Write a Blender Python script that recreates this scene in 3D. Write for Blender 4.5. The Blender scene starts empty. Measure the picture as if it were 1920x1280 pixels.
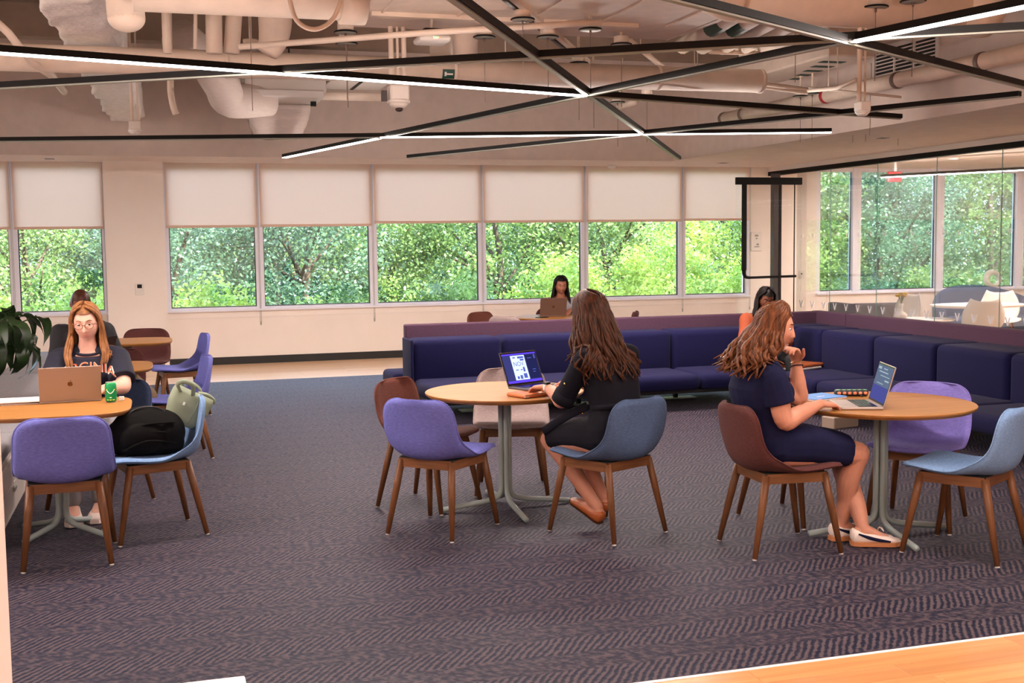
import bpy, bmesh, math, random
from mathutils import Vector, Matrix, Quaternion
from mathutils.bvhtree import BVHTree
random.seed(7)
PI = math.pi
scene = bpy.context.scene
COL = scene.collection

# ------------------------------------------------------------------ camera
CAM_H = 1.64
FPX = 2200.0
VX = Vector((0.9559, -0.0360, 0.2905))      # room +X seen in camera axes (right, down, forward)
VY = Vector((-0.2933, -0.0761, 0.9530))
def _basis():
    x = VX.normalized()
    y = (VY - x * VY.dot(x)).normalized()
    z = x.cross(y)
    return x, y, z
_bx, _by, _bz = _basis()
RM = Matrix((_bx, _by, _bz))                # world = RM @ camera
CAM = Vector((0, 0, CAM_H))
cd = bpy.data.cameras.new('camera')
cam = bpy.data.objects.new('camera', cd)
COL.objects.link(cam)
cd.sensor_width = 36.0
cd.lens = 36.0 * FPX / 1920.0
cd.clip_end = 300
rx, ry, rz = RM @ Vector((1, 0, 0)), RM @ Vector((0, -1, 0)), RM @ Vector((0, 0, -1))
cam.matrix_world = Matrix(((rx.x, ry.x, rz.x, CAM.x), (rx.y, ry.y, rz.y, CAM.y), (rx.z, ry.z, rz.z, CAM.z), (0, 0, 0, 1)))
scene.camera = cam

# ------------------------------------------------------------------ world, sun, exposure
scene.view_settings.view_transform = 'Standard'
scene.view_settings.look = 'None'
scene.view_settings.exposure = 0.72
scene.view_settings.gamma = 1.0
scene.view_settings.use_curve_mapping = False
scene.cycles.max_bounces = 5
scene.cycles.diffuse_bounces = 4
scene.cycles.glossy_bounces = 3
scene.cycles.transparent_max_bounces = 12
scene.cycles.adaptive_threshold = 0.06
w = bpy.data.worlds.new('world')
scene.world = w
w.use_nodes = True
bg = w.node_tree.nodes['Background']
bg.inputs[0].default_value = (0.55, 0.73, 1.0, 1)
bg.inputs[1].default_value = 7.0
sd = bpy.data.lights.new('sun', 'SUN')
sd.energy = 18.0
sd.angle = 0.02
sd.color = (1.0, 0.95, 0.84)
sun = bpy.data.objects.new('sun', sd)
COL.objects.link(sun)
sun.rotation_euler = Vector((-0.45, 0.55, -0.80)).to_track_quat('-Z', 'Y').to_euler()

WARM = (1.0, 0.80, 0.69)
def area(name, loc, size, power, color=WARM, direction=(0, 0, -1), size_y=None, spread=PI, up='Y'):
    l = bpy.data.lights.new(name, 'AREA')
    l.energy = power
    l.color = color
    l.shape = 'RECTANGLE'
    l.size = size
    l.size_y = size_y or size
    l.spread = spread
    o = bpy.data.objects.new(name, l)
    COL.objects.link(o)
    o.location = loc
    o.rotation_euler = Vector(direction).to_track_quat('-Z', up).to_euler()
    return o

# ------------------------------------------------------------------ helpers
def ray(x, y):
    return RM @ Vector((x - 960.0, y - 640.0, FPX))
def onz(x, y, z):
    d = ray(x, y); return CAM + d * ((z - CAM_H) / d.z)
def ony(x, y, Y):
    d = ray(x, y); return CAM + d * (Y / d.y)
def onx(x, y, X):
    d = ray(x, y); return CAM + d * (X / d.x)

def lin(c):
    return tuple((v / 12.92 if v <= 0.04045 else ((v + 0.055) / 1.055) ** 2.4) for v in c)
def srgb(r, g, b):
    return lin((r / 255, g / 255, b / 255))

MATS = {}
def nt(name):
    m = bpy.data.materials.new(name)
    m.use_nodes = True
    t = m.node_tree
    t.nodes.clear()
    out = t.nodes.new('ShaderNodeOutputMaterial')
    MATS[name] = m
    return m, t, out
def pbr(name, col, rough=0.5, metal=0.0, noise=0.0, nscale=40.0, bump=0.0, bscale=None, spec=0.5, emit=None, estr=0.0, sheen=0.0,
        stretch=None, alpha=1.0, trans=0.0, coat=0.0, sss=0.0):
    m, t, out = nt(name)
    b = t.nodes.new('ShaderNodeBsdfPrincipled')
    t.links.new(b.outputs[0], out.inputs[0])
    b.inputs['Base Color'].default_value = (*col, 1)
    b.inputs['Roughness'].default_value = rough
    b.inputs['Metallic'].default_value = metal
    b.inputs['Specular IOR Level'].default_value = spec
    b.inputs['Sheen Weight'].default_value = sheen
    b.inputs['Coat Weight'].default_value = coat
    b.inputs['Transmission Weight'].default_value = trans
    b.inputs['Subsurface Weight'].default_value = sss
    if sss:
        b.inputs['Subsurface Radius'].default_value = (0.012, 0.005, 0.003)
    if emit:
        b.inputs['Emission Color'].default_value = (*emit, 1)
        b.inputs['Emission Strength'].default_value = estr
    if noise or bump:
        tc = t.nodes.new('ShaderNodeTexCoord')
        mp = t.nodes.new('ShaderNodeMapping')
        t.links.new(tc.outputs['Object'], mp.inputs[0])
        if stretch:
            mp.inputs['Scale'].default_value = stretch
        n = t.nodes.new('ShaderNodeTexNoise')
        n.inputs['Scale'].default_value = nscale
        n.inputs['Detail'].default_value = 4
        t.links.new(mp.outputs[0], n.inputs[0])
        if noise:
            r = t.nodes.new('ShaderNodeValToRGB')
            r.color_ramp.elements[0].position = 0.3
            r.color_ramp.elements[1].position = 0.7
            r.color_ramp.elements[0].color = (*[v * (1 - noise) for v in col], 1)
            r.color_ramp.elements[1].color = (*[min(1, v * (1 + noise)) for v in col], 1)
            t.links.new(n.outputs['Fac'], r.inputs[0])
            t.links.new(r.outputs[0], b.inputs['Base Color'])
        if bump:
            n2 = n
            if bscale:
                n2 = t.nodes.new('ShaderNodeTexNoise')
                n2.inputs['Scale'].default_value = bscale
                n2.inputs['Detail'].default_value = 3
                t.links.new(mp.outputs[0], n2.inputs[0])
            bp = t.nodes.new('ShaderNodeBump')
            bp.inputs['Strength'].default_value = bump
            bp.inputs['Distance'].default_value = 0.01
            t.links.new(n2.outputs['Fac'], bp.inputs['Height'])
            t.links.new(bp.outputs[0], b.inputs['Normal'])
    return m
def emis(name, col, s):
    m, t, out = nt(name)
    e = t.nodes.new('ShaderNodeEmission')
    e.inputs[0].default_value = (*col, 1)
    e.inputs[1].default_value = s
    t.links.new(e.outputs[0], out.inputs[0])
    return m
def glassmat(name, tint=(1, 1, 1), refl=1.0):
    m, t, out = nt(name)
    tr = t.nodes.new('ShaderNodeBsdfTransparent'); tr.inputs[0].default_value = (*tint, 1)
    gl = t.nodes.new('ShaderNodeBsdfGlossy'); gl.inputs['Roughness'].default_value = 0.0
    fr = t.nodes.new('ShaderNodeFresnel'); fr.inputs[0].default_value = 1.5
    mu = t.nodes.new('ShaderNodeMath'); mu.operation = 'MULTIPLY'; mu.inputs[1].default_value = refl
    mx = t.nodes.new('ShaderNodeMixShader')
    t.links.new(fr.outputs[0], mu.inputs[0]); t.links.new(mu.outputs[0], mx.inputs[0])
    t.links.new(tr.outputs[0], mx.inputs[1]); t.links.new(gl.outputs[0], mx.inputs[2])
    t.links.new(mx.outputs[0], out.inputs[0])
    return m

def mesh(name, v, f):
    me = bpy.data.meshes.new(name)
    me.from_pydata([tuple(p) for p in v], [], f)
    me.update()
    return me
def link(name, me, mat=None, parent=None, smooth=False, loc=None, rot=None):
    o = bpy.data.objects.new(name, me)
    COL.objects.link(o)
    if mat is not None and me is not None:
        if len(me.materials) == 0:
            me.materials.append(MATS[mat])
    if parent:
        o.parent = parent
    if smooth and me is not None:
        me.polygons.foreach_set('use_smooth', [True] * len(me.polygons))
    if loc is not None:
        o.location = loc
    if rot is not None:
        o.rotation_euler = rot
    return o
def obj(name, vf, mat, parent=None, smooth=False, loc=None, rot=None):
    return link(name, mesh(name, *vf), mat, parent, smooth, loc, rot)
def tag(o, label, cat, group=None):
    o['label'] = label
    o['category'] = cat
    if group:
        o['group'] = group
    return o
def thing(name, label, cat, loc=(0, 0, 0), rotz=0.0, group=None):
    o = bpy.data.objects.new(name, None)
    COL.objects.link(o)
    o.location = loc
    o.rotation_euler = (0, 0, rotz)
    o.empty_display_size = 0.1
    return tag(o, label, cat, group)
def struct(o):
    o['kind'] = 'structure'
    return o
def join(*vfs):
    V, Fc = [], []
    for v, f in vfs:
        n = len(V)
        V += [Vector(p) for p in v]
        Fc += [tuple(i + n for i in q) for q in f]
    return V, Fc
def xf(vf, M):
    return [M @ Vector(p) for p in vf[0]], vf[1]
def move(vf, d):
    d = Vector(d)
    return [Vector(p) + d for p in vf[0]], vf[1]
def box(c, s):
    x, y, z = c; a, b, d = s[0] / 2, s[1] / 2, s[2] / 2
    v = [(x + i * a, y + j * b, z + k * d) for i in (-1, 1) for j in (-1, 1) for k in (-1, 1)]
    f = [(0, 1, 3, 2), (4, 6, 7, 5), (0, 4, 5, 1), (2, 3, 7, 6), (0, 2, 6, 4), (1, 5, 7, 3)]
    return v, f
def bx(x0, x1, y0, y1, z0, z1):
    return box(((x0 + x1) / 2, (y0 + y1) / 2, (z0 + z1) / 2), (abs(x1 - x0), abs(y1 - y0), abs(z1 - z0)))
def bbox_round(c, s, r=0.01, seg=3):
    bm = bmesh.new()
    v, f = box(c, s)
    vs = [bm.verts.new(p) for p in v]
    for q in f:
        bm.faces.new([vs[i] for i in q])
    bmesh.ops.bevel(bm, geom=list(bm.edges), offset=min(r, min(s) * 0.49), segments=seg, profile=0.5, affect='EDGES')
    bm.verts.index_update()
    V = [p.co.copy() for p in bm.verts]
    Fc = [tuple(x.index for x in q.verts) for q in bm.faces]
    bm.free()
    return V, Fc
def loft(rings, cap=True, closed=True):
    n = len(rings[0])
    V = [Vector(p) for r in rings for p in r]
    Fc = []
    for i in range(len(rings) - 1):
        for j in range(n if closed else n - 1):
            k = (j + 1) % n
            Fc.append((i * n + j, i * n + k, (i + 1) * n + k, (i + 1) * n + j))
    if cap:
        Fc.append(tuple(reversed(range(n))))
        b = (len(rings) - 1) * n
        Fc.append(tuple(range(b, b + n)))
    return V, Fc
def smooth_path(pts, n=8):
    pts = [Vector(p) for p in pts]
    if len(pts) < 3:
        return pts
    out = []
    for i in range(len(pts) - 1):
        p0 = pts[max(i - 1, 0)]; p1 = pts[i]; p2 = pts[i + 1]; p3 = pts[min(i + 2, len(pts) - 1)]
        for k in range(n):
            t = k / n
            out.append(0.5 * ((2 * p1) + (p2 - p0) * t + (2 * p0 - 5 * p1 + 4 * p2 - p3) * t * t + (3 * p1 - p0 - 3 * p2 + p3) * t ** 3))
    out.append(pts[-1])
    return out
def tube(pts, r, n=10, cap=True, flat=1.0, up=None, round_ends=False):
    pts = [Vector(p) for p in pts]
    m = len(pts)
    rs = list(r) if isinstance(r, (list, tuple)) else [r] * m
    if len(rs) != m:
        rs = [rs[min(int(i * (len(rs) - 1) / (m - 1)), len(rs) - 2)] * (1 - ((i * (len(rs) - 1) / (m - 1)) % 1 if i < m - 1 else 1)) +
              rs[min(int(i * (len(rs) - 1) / (m - 1)), len(rs) - 2) + 1] * ((i * (len(rs) - 1) / (m - 1)) % 1 if i < m - 1 else 1) for i in range(m)]
    if round_ends:
        a = (pts[0] - pts[1]).normalized(); b = (pts[-1] - pts[-2]).normalized()
        np_, nr = [], []
        for q in (1.0, 0.85, 0.5):
            np_.append(pts[0] + a * rs[0] * q * 0.95); nr.append(rs[0] * math.sqrt(max(0.02, 1 - q * q)))
        np_ += pts; nr += rs
        for q in (0.5, 0.85, 1.0):
            np_.append(pts[-1] + b * rs[-1] * q * 0.95); nr.append(rs[-1] * math.sqrt(max(0.02, 1 - q * q)))
        pts, rs = np_, nr
        m = len(pts)
    t0 = (pts[1] - pts[0]).normalized()
    u = Vector(up) if up else (Vector((0, 0, 1)) if abs(t0.z) < 0.9 else Vector((0, 1, 0)))
    u = (u - t0 * u.dot(t0)).normalized()
    rings = []
    for i in range(m):
        if i == 0: t = t0
        elif i == m - 1: t = (pts[-1] - pts[-2]).normalized()
        else:
            t = (pts[i + 1] - pts[i - 1])
            t = t.normalized() if t.length > 1e-9 else t0
        u = u - t * u.dot(t)
        u = u.normalized() if u.length > 1e-6 else t.orthogonal().normalized()
        s = t.cross(u)
        rings.append([pts[i] + s * (math.cos(a) * rs[i]) + u * (math.sin(a) * rs[i] * flat) for a in [2 * PI * k / n for k in range(n)]])
    return loft(rings, cap)
def lathe(prof, n=32, c=(0, 0, 0), cap=True):
    c = Vector(c)
    rings = [[c + Vector((r * math.cos(2 * PI * k / n), r * math.sin(2 * PI * k / n), z)) for k in range(n)] for r, z in prof]
    return loft(rings, cap)
def ellipsoid(c, r, nu=24, nv=16, M=None):
    c = Vector(c)
    rings = []
    for i in range(1, nv):
        th = PI * i / nv
        rings.append([Vector((r[0] * math.sin(th) * math.cos(2 * PI * k / nu), r[1] * math.sin(th) * math.sin(2 * PI * k / nu), r[2] * math.cos(th))) for k in range(nu)])
    v, f = loft(rings, False)
    n = len(v)
    v.append(Vector((0, 0, r[2]))); v.append(Vector((0, 0, -r[2])))
    for k in range(nu):
        f.append((n, (k + 1) % nu, k))
        b = (nv - 2) * nu
        f.append((n + 1, b + k, b + (k + 1) % nu))
    f = [tuple(reversed(q)) for q in f]
    if M is not None:
        v = [M @ p for p in v]
    return [p + c for p in v], f
def prism(poly, h0, h1, axis='z'):
    n = len(poly)
    def P(a, b, h):
        return {'z': (a, b, h), 'y': (a, h, b), 'x': (h, a, b)}[axis]
    v = [P(a, b, h0) for a, b in poly] + [P(a, b, h1) for a, b in poly]
    f = [tuple(reversed(range(n))), tuple(range(n, 2 * n))] + [(i, (i + 1) % n, (i + 1) % n + n, i + n) for i in range(n)]
    return v, f
def bar(p, q, w, h, up=(0, 0, 1)):
    p, q = Vector(p), Vector(q)
    t = (q - p).normalized()
    u = Vector(up); u = (u - t * u.dot(t)).normalized(); s = t.cross(u)
    r = lambda c: [c - s * w / 2 - u * h / 2, c + s * w / 2 - u * h / 2, c + s * w / 2 + u * h / 2, c - s * w / 2 + u * h / 2]
    return loft([r(p), r(q)])
def superellipse(a, b, n, seg=48):
    out = []
    for k in range(seg):
        t = 2 * PI * k / seg
        c, s = math.cos(t), math.sin(t)
        out.append((a * math.copysign(abs(c) ** (2 / n), c), b * math.copysign(abs(s) ** (2 / n), s)))
    return out
def fixnormals(me):
    bm = bmesh.new(); bm.from_mesh(me)
    bmesh.ops.recalc_face_normals(bm, faces=bm.faces)
    bm.to_mesh(me); bm.free()
def copy_tree(o, parent=None):
    c = o.copy()
    COL.objects.link(c)
    c.parent = parent
    for ch in list(o.children):
        copy_tree(ch, c)
    return c
def text_mesh(s, size, extrude=0.0, align='CENTER'):
    cu = bpy.data.curves.new('lettering', 'FONT')
    cu.body = s
    cu.size = size
    cu.extrude = extrude
    cu.align_x = align
    cu.align_y = 'CENTER'
    cu.resolution_u = 3
    o = bpy.data.objects.new('lettering', cu)
    COL.objects.link(o)
    dg = bpy.context.evaluated_depsgraph_get()
    me = bpy.data.meshes.new_from_object(o.evaluated_get(dg))
    bpy.data.objects.remove(o)
    bpy.data.curves.remove(cu)
    me.name = 'lettering'
    me.materials.clear()
    return me
# ------------------------------------------------------------------ materials
pbr('wall_paint', srgb(244, 234, 226), 0.7, noise=0.02, nscale=3)
pbr('ceil_paint', srgb(226, 210, 200), 0.75, noise=0.05, nscale=6, bump=0.05, bscale=60)
pbr('deck_paint', srgb(150, 128, 112), 0.8, noise=0.12, nscale=5, bump=0.1, bscale=40)
pbr('duct_paint', srgb(230, 212, 196), 0.6, noise=0.06, nscale=8, bump=0.05, bscale=30)
pbr('foam', srgb(244, 236, 230), 0.95, noise=0.06, nscale=20, bump=0.9, bscale=26)
pbr('fabric_duct', srgb(228, 214, 206), 0.85, noise=0.04, nscale=14, bump=0.5, bscale=9, stretch=(1, 1, 6))
pbr('white_metal', srgb(236, 234, 236), 0.4)
pbr('window_frame', srgb(240, 240, 252), 0.45, noise=0.02, nscale=10)
pbr('white_plastic', srgb(232, 226, 220), 0.35)
pbr('white_lam', srgb(240, 236, 234), 0.3)
pbr('black_metal', (0.006, 0.005, 0.005), 0.55, noise=0.2, nscale=60, spec=0.2)
pbr('black_trim', (0.012, 0.010, 0.010), 0.55, noise=0.1, nscale=20)
pbr('dark_bronze', srgb(66, 54, 54), 0.5, noise=0.1, nscale=30)
pbr('grey_steel', srgb(170, 174, 170), 0.45, metal=0.3)
pbr('cable', srgb(120, 100, 90), 0.5)
pbr('track_off', srgb(150, 150, 140), 0.4)
emis('led', (1.0, 0.93, 0.90), 9.0)
emis('led_soft', (1.0, 0.90, 0.84), 4.0)
emis('warm_panel', (1.0, 0.78, 0.62), 3.0)
pbr('green_tape', srgb(20, 72, 62), 0.5, noise=0.1, nscale=50)
pbr('red_tag', srgb(170, 30, 40), 0.5)
pbr('soil', srgb(60, 42, 32), 0.95, noise=0.3, nscale=60, bump=0.5)
pbr('bark', srgb(84, 70, 56), 0.95, noise=0.3, nscale=12, bump=0.6, stretch=(1, 1, 0.2))
glassmat('glass', (0.94, 0.97, 0.97), 1.35)
glassmat('partition_glass', (0.97, 0.99, 0.99), 0.35)
pbr('glass_edge', srgb(120, 150, 145), 0.2)
pbr('frosted', srgb(240, 240, 245), 0.4)

def blind_mat():
    m, t, out = nt('blind_fabric')
    d = t.nodes.new('ShaderNodeBsdfDiffuse'); d.inputs[0].default_value = (*srgb(244, 230, 216), 1)
    tr = t.nodes.new('ShaderNodeBsdfTranslucent'); tr.inputs[0].default_value = (*srgb(255, 208, 184), 1)
    tc = t.nodes.new('ShaderNodeTexCoord')
    n = t.nodes.new('ShaderNodeTexNoise'); n.inputs['Scale'].default_value = 220
    t.links.new(tc.outputs['Object'], n.inputs[0])
    bp = t.nodes.new('ShaderNodeBump'); bp.inputs['Strength'].default_value = 0.1
    t.links.new(n.outputs['Fac'], bp.inputs['Height']); t.links.new(bp.outputs[0], d.inputs['Normal'])
    mx = t.nodes.new('ShaderNodeMixShader'); mx.inputs[0].default_value = 0.40
    t.links.new(d.outputs[0], mx.inputs[1]); t.links.new(tr.outputs[0], mx.inputs[2])
    t.links.new(mx.outputs[0], out.inputs[0])
blind_mat()

def leaf_mat(name, dark, light, sc):
    m, t, out = nt(name)
    tc = t.nodes.new('ShaderNodeTexCoord')
    n = t.nodes.new('ShaderNodeTexNoise'); n.inputs['Scale'].default_value = sc; n.inputs['Detail'].default_value = 5
    t.links.new(tc.outputs['Object'], n.inputs[0])
    r = t.nodes.new('ShaderNodeValToRGB')
    r.color_ramp.elements[0].position = 0.32; r.color_ramp.elements[1].position = 0.68
    r.color_ramp.elements[0].color = (*dark, 1); r.color_ramp.elements[1].color = (*light, 1)
    t.links.new(n.outputs['Fac'], r.inputs[0])
    b = t.nodes.new('ShaderNodeBsdfPrincipled'); b.inputs['Roughness'].default_value = 0.38
    t.links.new(r.outputs[0], b.inputs['Base Color'])
    tr = t.nodes.new('ShaderNodeBsdfTranslucent')
    t.links.new(r.outputs[0], tr.inputs[0])
    mx = t.nodes.new('ShaderNodeMixShader'); mx.inputs[0].default_value = 0.4
    t.links.new(b.outputs[0], mx.inputs[1]); t.links.new(tr.outputs[0], mx.inputs[2])
    t.links.new(mx.outputs[0], out.inputs[0])
leaf_mat('leaf_mid', srgb(42, 70, 36), srgb(148, 174, 94), 1.3)
leaf_mat('leaf_blue', srgb(32, 62, 48), srgb(124, 156, 116), 1.3)
leaf_mat('leaf_lime', srgb(104, 140, 54), srgb(196, 208, 100), 1.6)
pbr('lawn', srgb(70, 100, 44), 0.95, noise=0.35, nscale=1.5)

# carpet: herringbone of taupe and navy tufted lines
def carpet_mat():
    m, t, out = nt('carpet')
    N, L = t.nodes, t.links
    def math_(op, a, b=None, c=None):
        n = N.new('ShaderNodeMath'); n.operation = op
        for i, v in enumerate((a, b, c)):
            if v is None: continue
            if isinstance(v, (int, float)): n.inputs[i].default_value = v
            else: L.new(v, n.inputs[i])
        return n.outputs[0]
    geo = N.new('ShaderNodeNewGeometry')
    sep = N.new('ShaderNodeSeparateXYZ'); L.new(geo.outputs['Position'], sep.inputs[0])
    X, Y = sep.outputs[0], sep.outputs[1]
    def noise(sc, det=2, vec=None):
        n = N.new('ShaderNodeTexNoise'); n.inputs['Scale'].default_value = sc; n.inputs['Detail'].default_value = det
        L.new(vec if vec else geo.outputs['Position'], n.inputs[0]); return n.outputs['Fac']
    P = 0.36
    wob = math_('MULTIPLY', math_('SUBTRACT', noise(7), 0.5), 0.05)
    v = math_('DIVIDE', math_('ADD', Y, wob), P)
    tri = math_('ABSOLUTE', math_('SUBTRACT', math_('FRACT', v), 0.5))          # 0..0.5
    zig = math_('MULTIPLY', tri, P * 0.72)
    s = math_('ADD', X, zig)
    s = math_('ADD', s, math_('MULTIPLY', math_('SUBTRACT', noise(45, 2), 0.5), 0.012))
    st = math_('SINE', math_('MULTIPLY', s, 2 * PI / 0.034))
    # which half of the zigzag: one leans crisp, the other is softer
    half = math_('LESS_THAN', math_('FRACT', v), 0.5)
    amp = math_('ADD', math_('MULTIPLY', half, 0.42), 0.05)
    mot = math_('MULTIPLY', math_('SUBTRACT', noise(30, 4), 0.5), 1.9)
    mp = N.new('ShaderNodeMapping'); mp.inputs['Scale'].default_value = (10, 60, 1)
    L.new(geo.outputs['Position'], mp.inputs[0])
    fl = math_('MULTIPLY', math_('SUBTRACT', noise(3, 3, mp.outputs[0]), 0.5), 1.1)
    fac = math_('ADD', math_('ADD', math_('MULTIPLY', st, amp), 0.54), math_('ADD', mot, fl))
    r = N.new('ShaderNodeValToRGB')
    e = r.color_ramp.elements
    e[0].position = 0.22; e[1].position = 0.85
    e[0].color = (*srgb(10, 11, 30), 1); e[1].color = (*srgb(84, 69, 70), 1)
    k = r.color_ramp.elements.new(0.5); k.color = (*srgb(41, 35, 43), 1)
    L.new(fac, r.inputs[0])
    b = N.new('ShaderNodeBsdfPrincipled'); b.inputs['Roughness'].default_value = 0.62
    b.inputs['Specular IOR Level'].default_value = 0.20
    b.inputs['Specular Tint'].default_value = (0.50, 0.58, 1.0, 1)
    b.inputs['Sheen Weight'].default_value = 0.05; b.inputs['Sheen Roughness'].default_value = 0.5
    b.inputs['Sheen Tint'].default_value = (0.6, 0.65, 1.0, 1)
    L.new(r.outputs[0], b.inputs['Base Color'])
    bp = N.new('ShaderNodeBump'); bp.inputs['Strength'].default_value = 0.35; bp.inputs['Distance'].default_value = 0.006
    L.new(fac, bp.inputs['Height']); L.new(bp.outputs[0], b.inputs['Normal'])
    L.new(b.outputs[0], out.inputs[0])
carpet_mat()

def wood_mat(name, c0, c1, scale=(1.5, 26, 26), rough=0.4, rnd=True, bump=0.03):
    m, t, out = nt(name)
    N, L = t.nodes, t.links
    tc = N.new('ShaderNodeTexCoord')
    mp = N.new('ShaderNodeMapping'); mp.inputs['Scale'].default_value = scale
    L.new(tc.outputs['Object'], mp.inputs[0])
    oi = N.new('ShaderNodeObjectInfo')
    ad = N.new('ShaderNodeVectorMath'); ad.operation = 'ADD'
    L.new(mp.outputs[0], ad.inputs[0])
    sc = N.new('ShaderNodeMath'); sc.operation = 'MULTIPLY'; sc.inputs[1].default_value = 37.0
    L.new(oi.outputs['Random'], sc.inputs[0]); L.new(sc.outputs[0], ad.inputs[1])
    n = N.new('ShaderNodeTexNoise'); n.inputs['Scale'].default_value = 1.0; n.inputs['Detail'].default_value = 6; n.inputs['Distortion'].default_value = 0.6
    L.new(ad.outputs[0], n.inputs[0])
    r = N.new('ShaderNodeValToRGB')
    r.color_ramp.elements[0].position = 0.3; r.color_ramp.elements[1].position = 0.7
    r.color_ramp.elements[0].color = (*c0, 1); r.color_ramp.elements[1].color = (*c1, 1)
    L.new(n.outputs['Fac'], r.inputs[0])
    b = N.new('ShaderNodeBsdfPrincipled'); b.inputs['Roughness'].default_value = rough; b.inputs['Specular IOR Level'].default_value = 0.3
    col = r.outputs[0]
    if rnd:
        hs = N.new('ShaderNodeHueSaturation')
        mr = N.new('ShaderNodeMapRange'); mr.inputs[3].default_value = 0.86; mr.inputs[4].default_value = 1.12
        L.new(oi.outputs['Random'], mr.inputs[0]); L.new(mr.outputs[0], hs.inputs['Value']); L.new(col, hs.inputs['Color'])
        col = hs.outputs[0]
    L.new(col, b.inputs['Base Color'])
    bp = N.new('ShaderNodeBump'); bp.inputs['Strength'].default_value = bump
    L.new(n.outputs['Fac'], bp.inputs['Height']); L.new(bp.outputs[0], b.inputs['Normal'])
    L.new(b.outputs[0], out.inputs[0])
wood_mat('floor_wood', srgb(192, 130, 80), srgb(212, 152, 98), (1.2, 22, 22), 0.32)
wood_mat('oak', srgb(150, 100, 50), srgb(168, 116, 60), (2.0, 30, 30), 0.5, rnd=False)
wood_mat('walnut', srgb(98, 62, 38), srgb(126, 82, 52), (30, 30, 3.0), 0.4)
wood_mat('walnut_rail', srgb(102, 65, 40), srgb(130, 86, 55), (5, 5, 60), 0.4)

# far wood strip, boards too small to tell apart there
def far_floor():
    m, t, out = nt('far_floor_wood')
    N, L = t.nodes, t.links
    tc = N.new('ShaderNodeTexCoord')
    br = N.new('ShaderNodeTexBrick')
    br.inputs['Color1'].default_value = (*srgb(224, 182, 140), 1); br.inputs['Color2'].default_value = (*srgb(238, 202, 164), 1)  # boards lightened to stand in for window glare
    br.inputs['Mortar'].default_value = (*srgb(176, 128, 88), 1)
    br.inputs['Scale'].default_value = 1.0; br.inputs['Mortar Size'].default_value = 0.002
    br.inputs['Brick Width'].default_value = 1.2; br.inputs['Row Height'].default_value = 0.13
    L.new(tc.outputs['Object'], br.inputs[0])
    b = N.new('ShaderNodeBsdfPrincipled'); b.inputs['Roughness'].default_value = 0.3
    L.new(br.outputs[0], b.inputs['Base Color']); L.new(b.outputs[0], out.inputs[0])
far_floor()

# ------------------------------------------------------------------ room shell
ZS = 2.79       # soffit
ZD = 4.20       # deck
YW = 16.80      # window wall, inner face
YF = 15.60      # far fascia
XF = 7.20       # right fascia
XP = 9.46       # glass partition
fl = struct(obj('floor', bx(-6, 16, -5, 17, -0.25, -0.012), 'deck_paint'))
struct(obj('floor_carpet', bx(-6, XP, 3.94, 14.65, -0.012, 0.0), 'carpet'))
struct(obj('floor_far_wood', bx(-6, XP, 14.65, YW, -0.012, 0.0), 'far_floor_wood'))
struct(obj('floor_lounge', bx(XP, 16, 6.0, YW, -0.012, 0.001), 'far_floor_wood'))
nw = struct(link('floor_near_wood', None)) if False else None
nw = bpy.data.objects.new('floor_near_wood', None); COL.objects.link(nw); nw['kind'] = 'structure'
obj('subfloor', bx(-6, 9.4, -5, 3.925, -0.012, -0.004), 'floor_wood', nw)
row = 0
y = 3.925
while y > 1.2:
    x = -0.6 - random.random() * 0.9
    while x < 7.5:
        ln = random.uniform(0.8, 1.5)
        me = mesh('plank', *bbox_round((ln / 2, 0, 0), (ln - 0.0016, 0.1285, 0.014), 0.0012, 1))
        p = link('plank', me, 'floor_wood', nw)
        p.location = (x, y - 0.065, -0.007)
        x += ln
    y -= 0.13
struct(obj('trim_carpet_edge', bx(-6, 9.4, 3.924, 3.942, -0.012, 0.002), 'white_metal'))

# window wall
def wall(name, *a, mat='wall_paint'):
    return struct(obj(name, bx(*a), mat))
wall('wall_window_lower', -6, 16, YW, YW + 0.25, 0, 0.755)
wall('wall_window_upper', -6, 16, YW, YW + 0.25, ZS, ZD)
wall('wall_pier', 9.09, 10.29, YW - 0.004, YW + 0.25, 0.0, ZS)
wall('wall_column', -0.585, 0.175, YW - 0.36, YW + 0.25, 0, ZS)
wall('wall_left', -6.2, -6, -5, 17, 0, ZD)
wall('wall_back', -6, 16, -5.2, -5, 0, ZD)
wall('wall_right', 16, 16.2, -5, 17, 0, ZD)
wall('wall_lounge_end', XP, 16, 5.8, 6.0, 0, ZD)
wall('wall_fascia_far', -6, XF, YF, YF + 0.12, ZS, ZD, mat='ceil_paint')
wall('wall_fascia_right', XF, XF + 0.12, -5, YF + 0.12, ZS, ZD, mat='ceil_paint')
wall('ceiling_soffit_far', -6, 16, YF + 0.12, YW, ZS, ZS + 0.06, mat='ceil_paint')
wall('ceiling_soffit_right', XF + 0.12, 16, -5, YF + 0.12, ZS, ZS + 0.06, mat='ceil_paint')
wall('ceiling', -6.2, 16.2, -5.2, 17.2, ZD, ZD + 0.3, mat='deck_paint')
for i, yy in enumerate((2.0, 5.6, 10.9, 13.4)):
    wall('ceiling_beam_%d' % (i + 1), -6, XF, yy, yy + 0.22, ZD - 0.34, ZD, mat='deck_paint')
wall('trim_sill', -6, 9.09, YW - 0.05, YW + 0.12, 0.745, 0.772, mat='window_frame')
wall('trim_sill_lounge', 10.29, 16, YW - 0.05, YW + 0.12, 0.745, 0.772, mat='window_frame')
wall('trim_wall_panel', -6, 9.09, YW - 0.008, YW + 0.01, 0.652, 0.658, mat='white_plastic')
wall('baseboard_window', 0.175, 9.4, YW - 0.015, YW + 0.01, 0, 0.105, mat='black_trim')
wall('baseboard_column', -0.6, 0.19, YW - 0.37, YW + 0.01, 0, 0.0, mat='black_trim') if False else None
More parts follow.
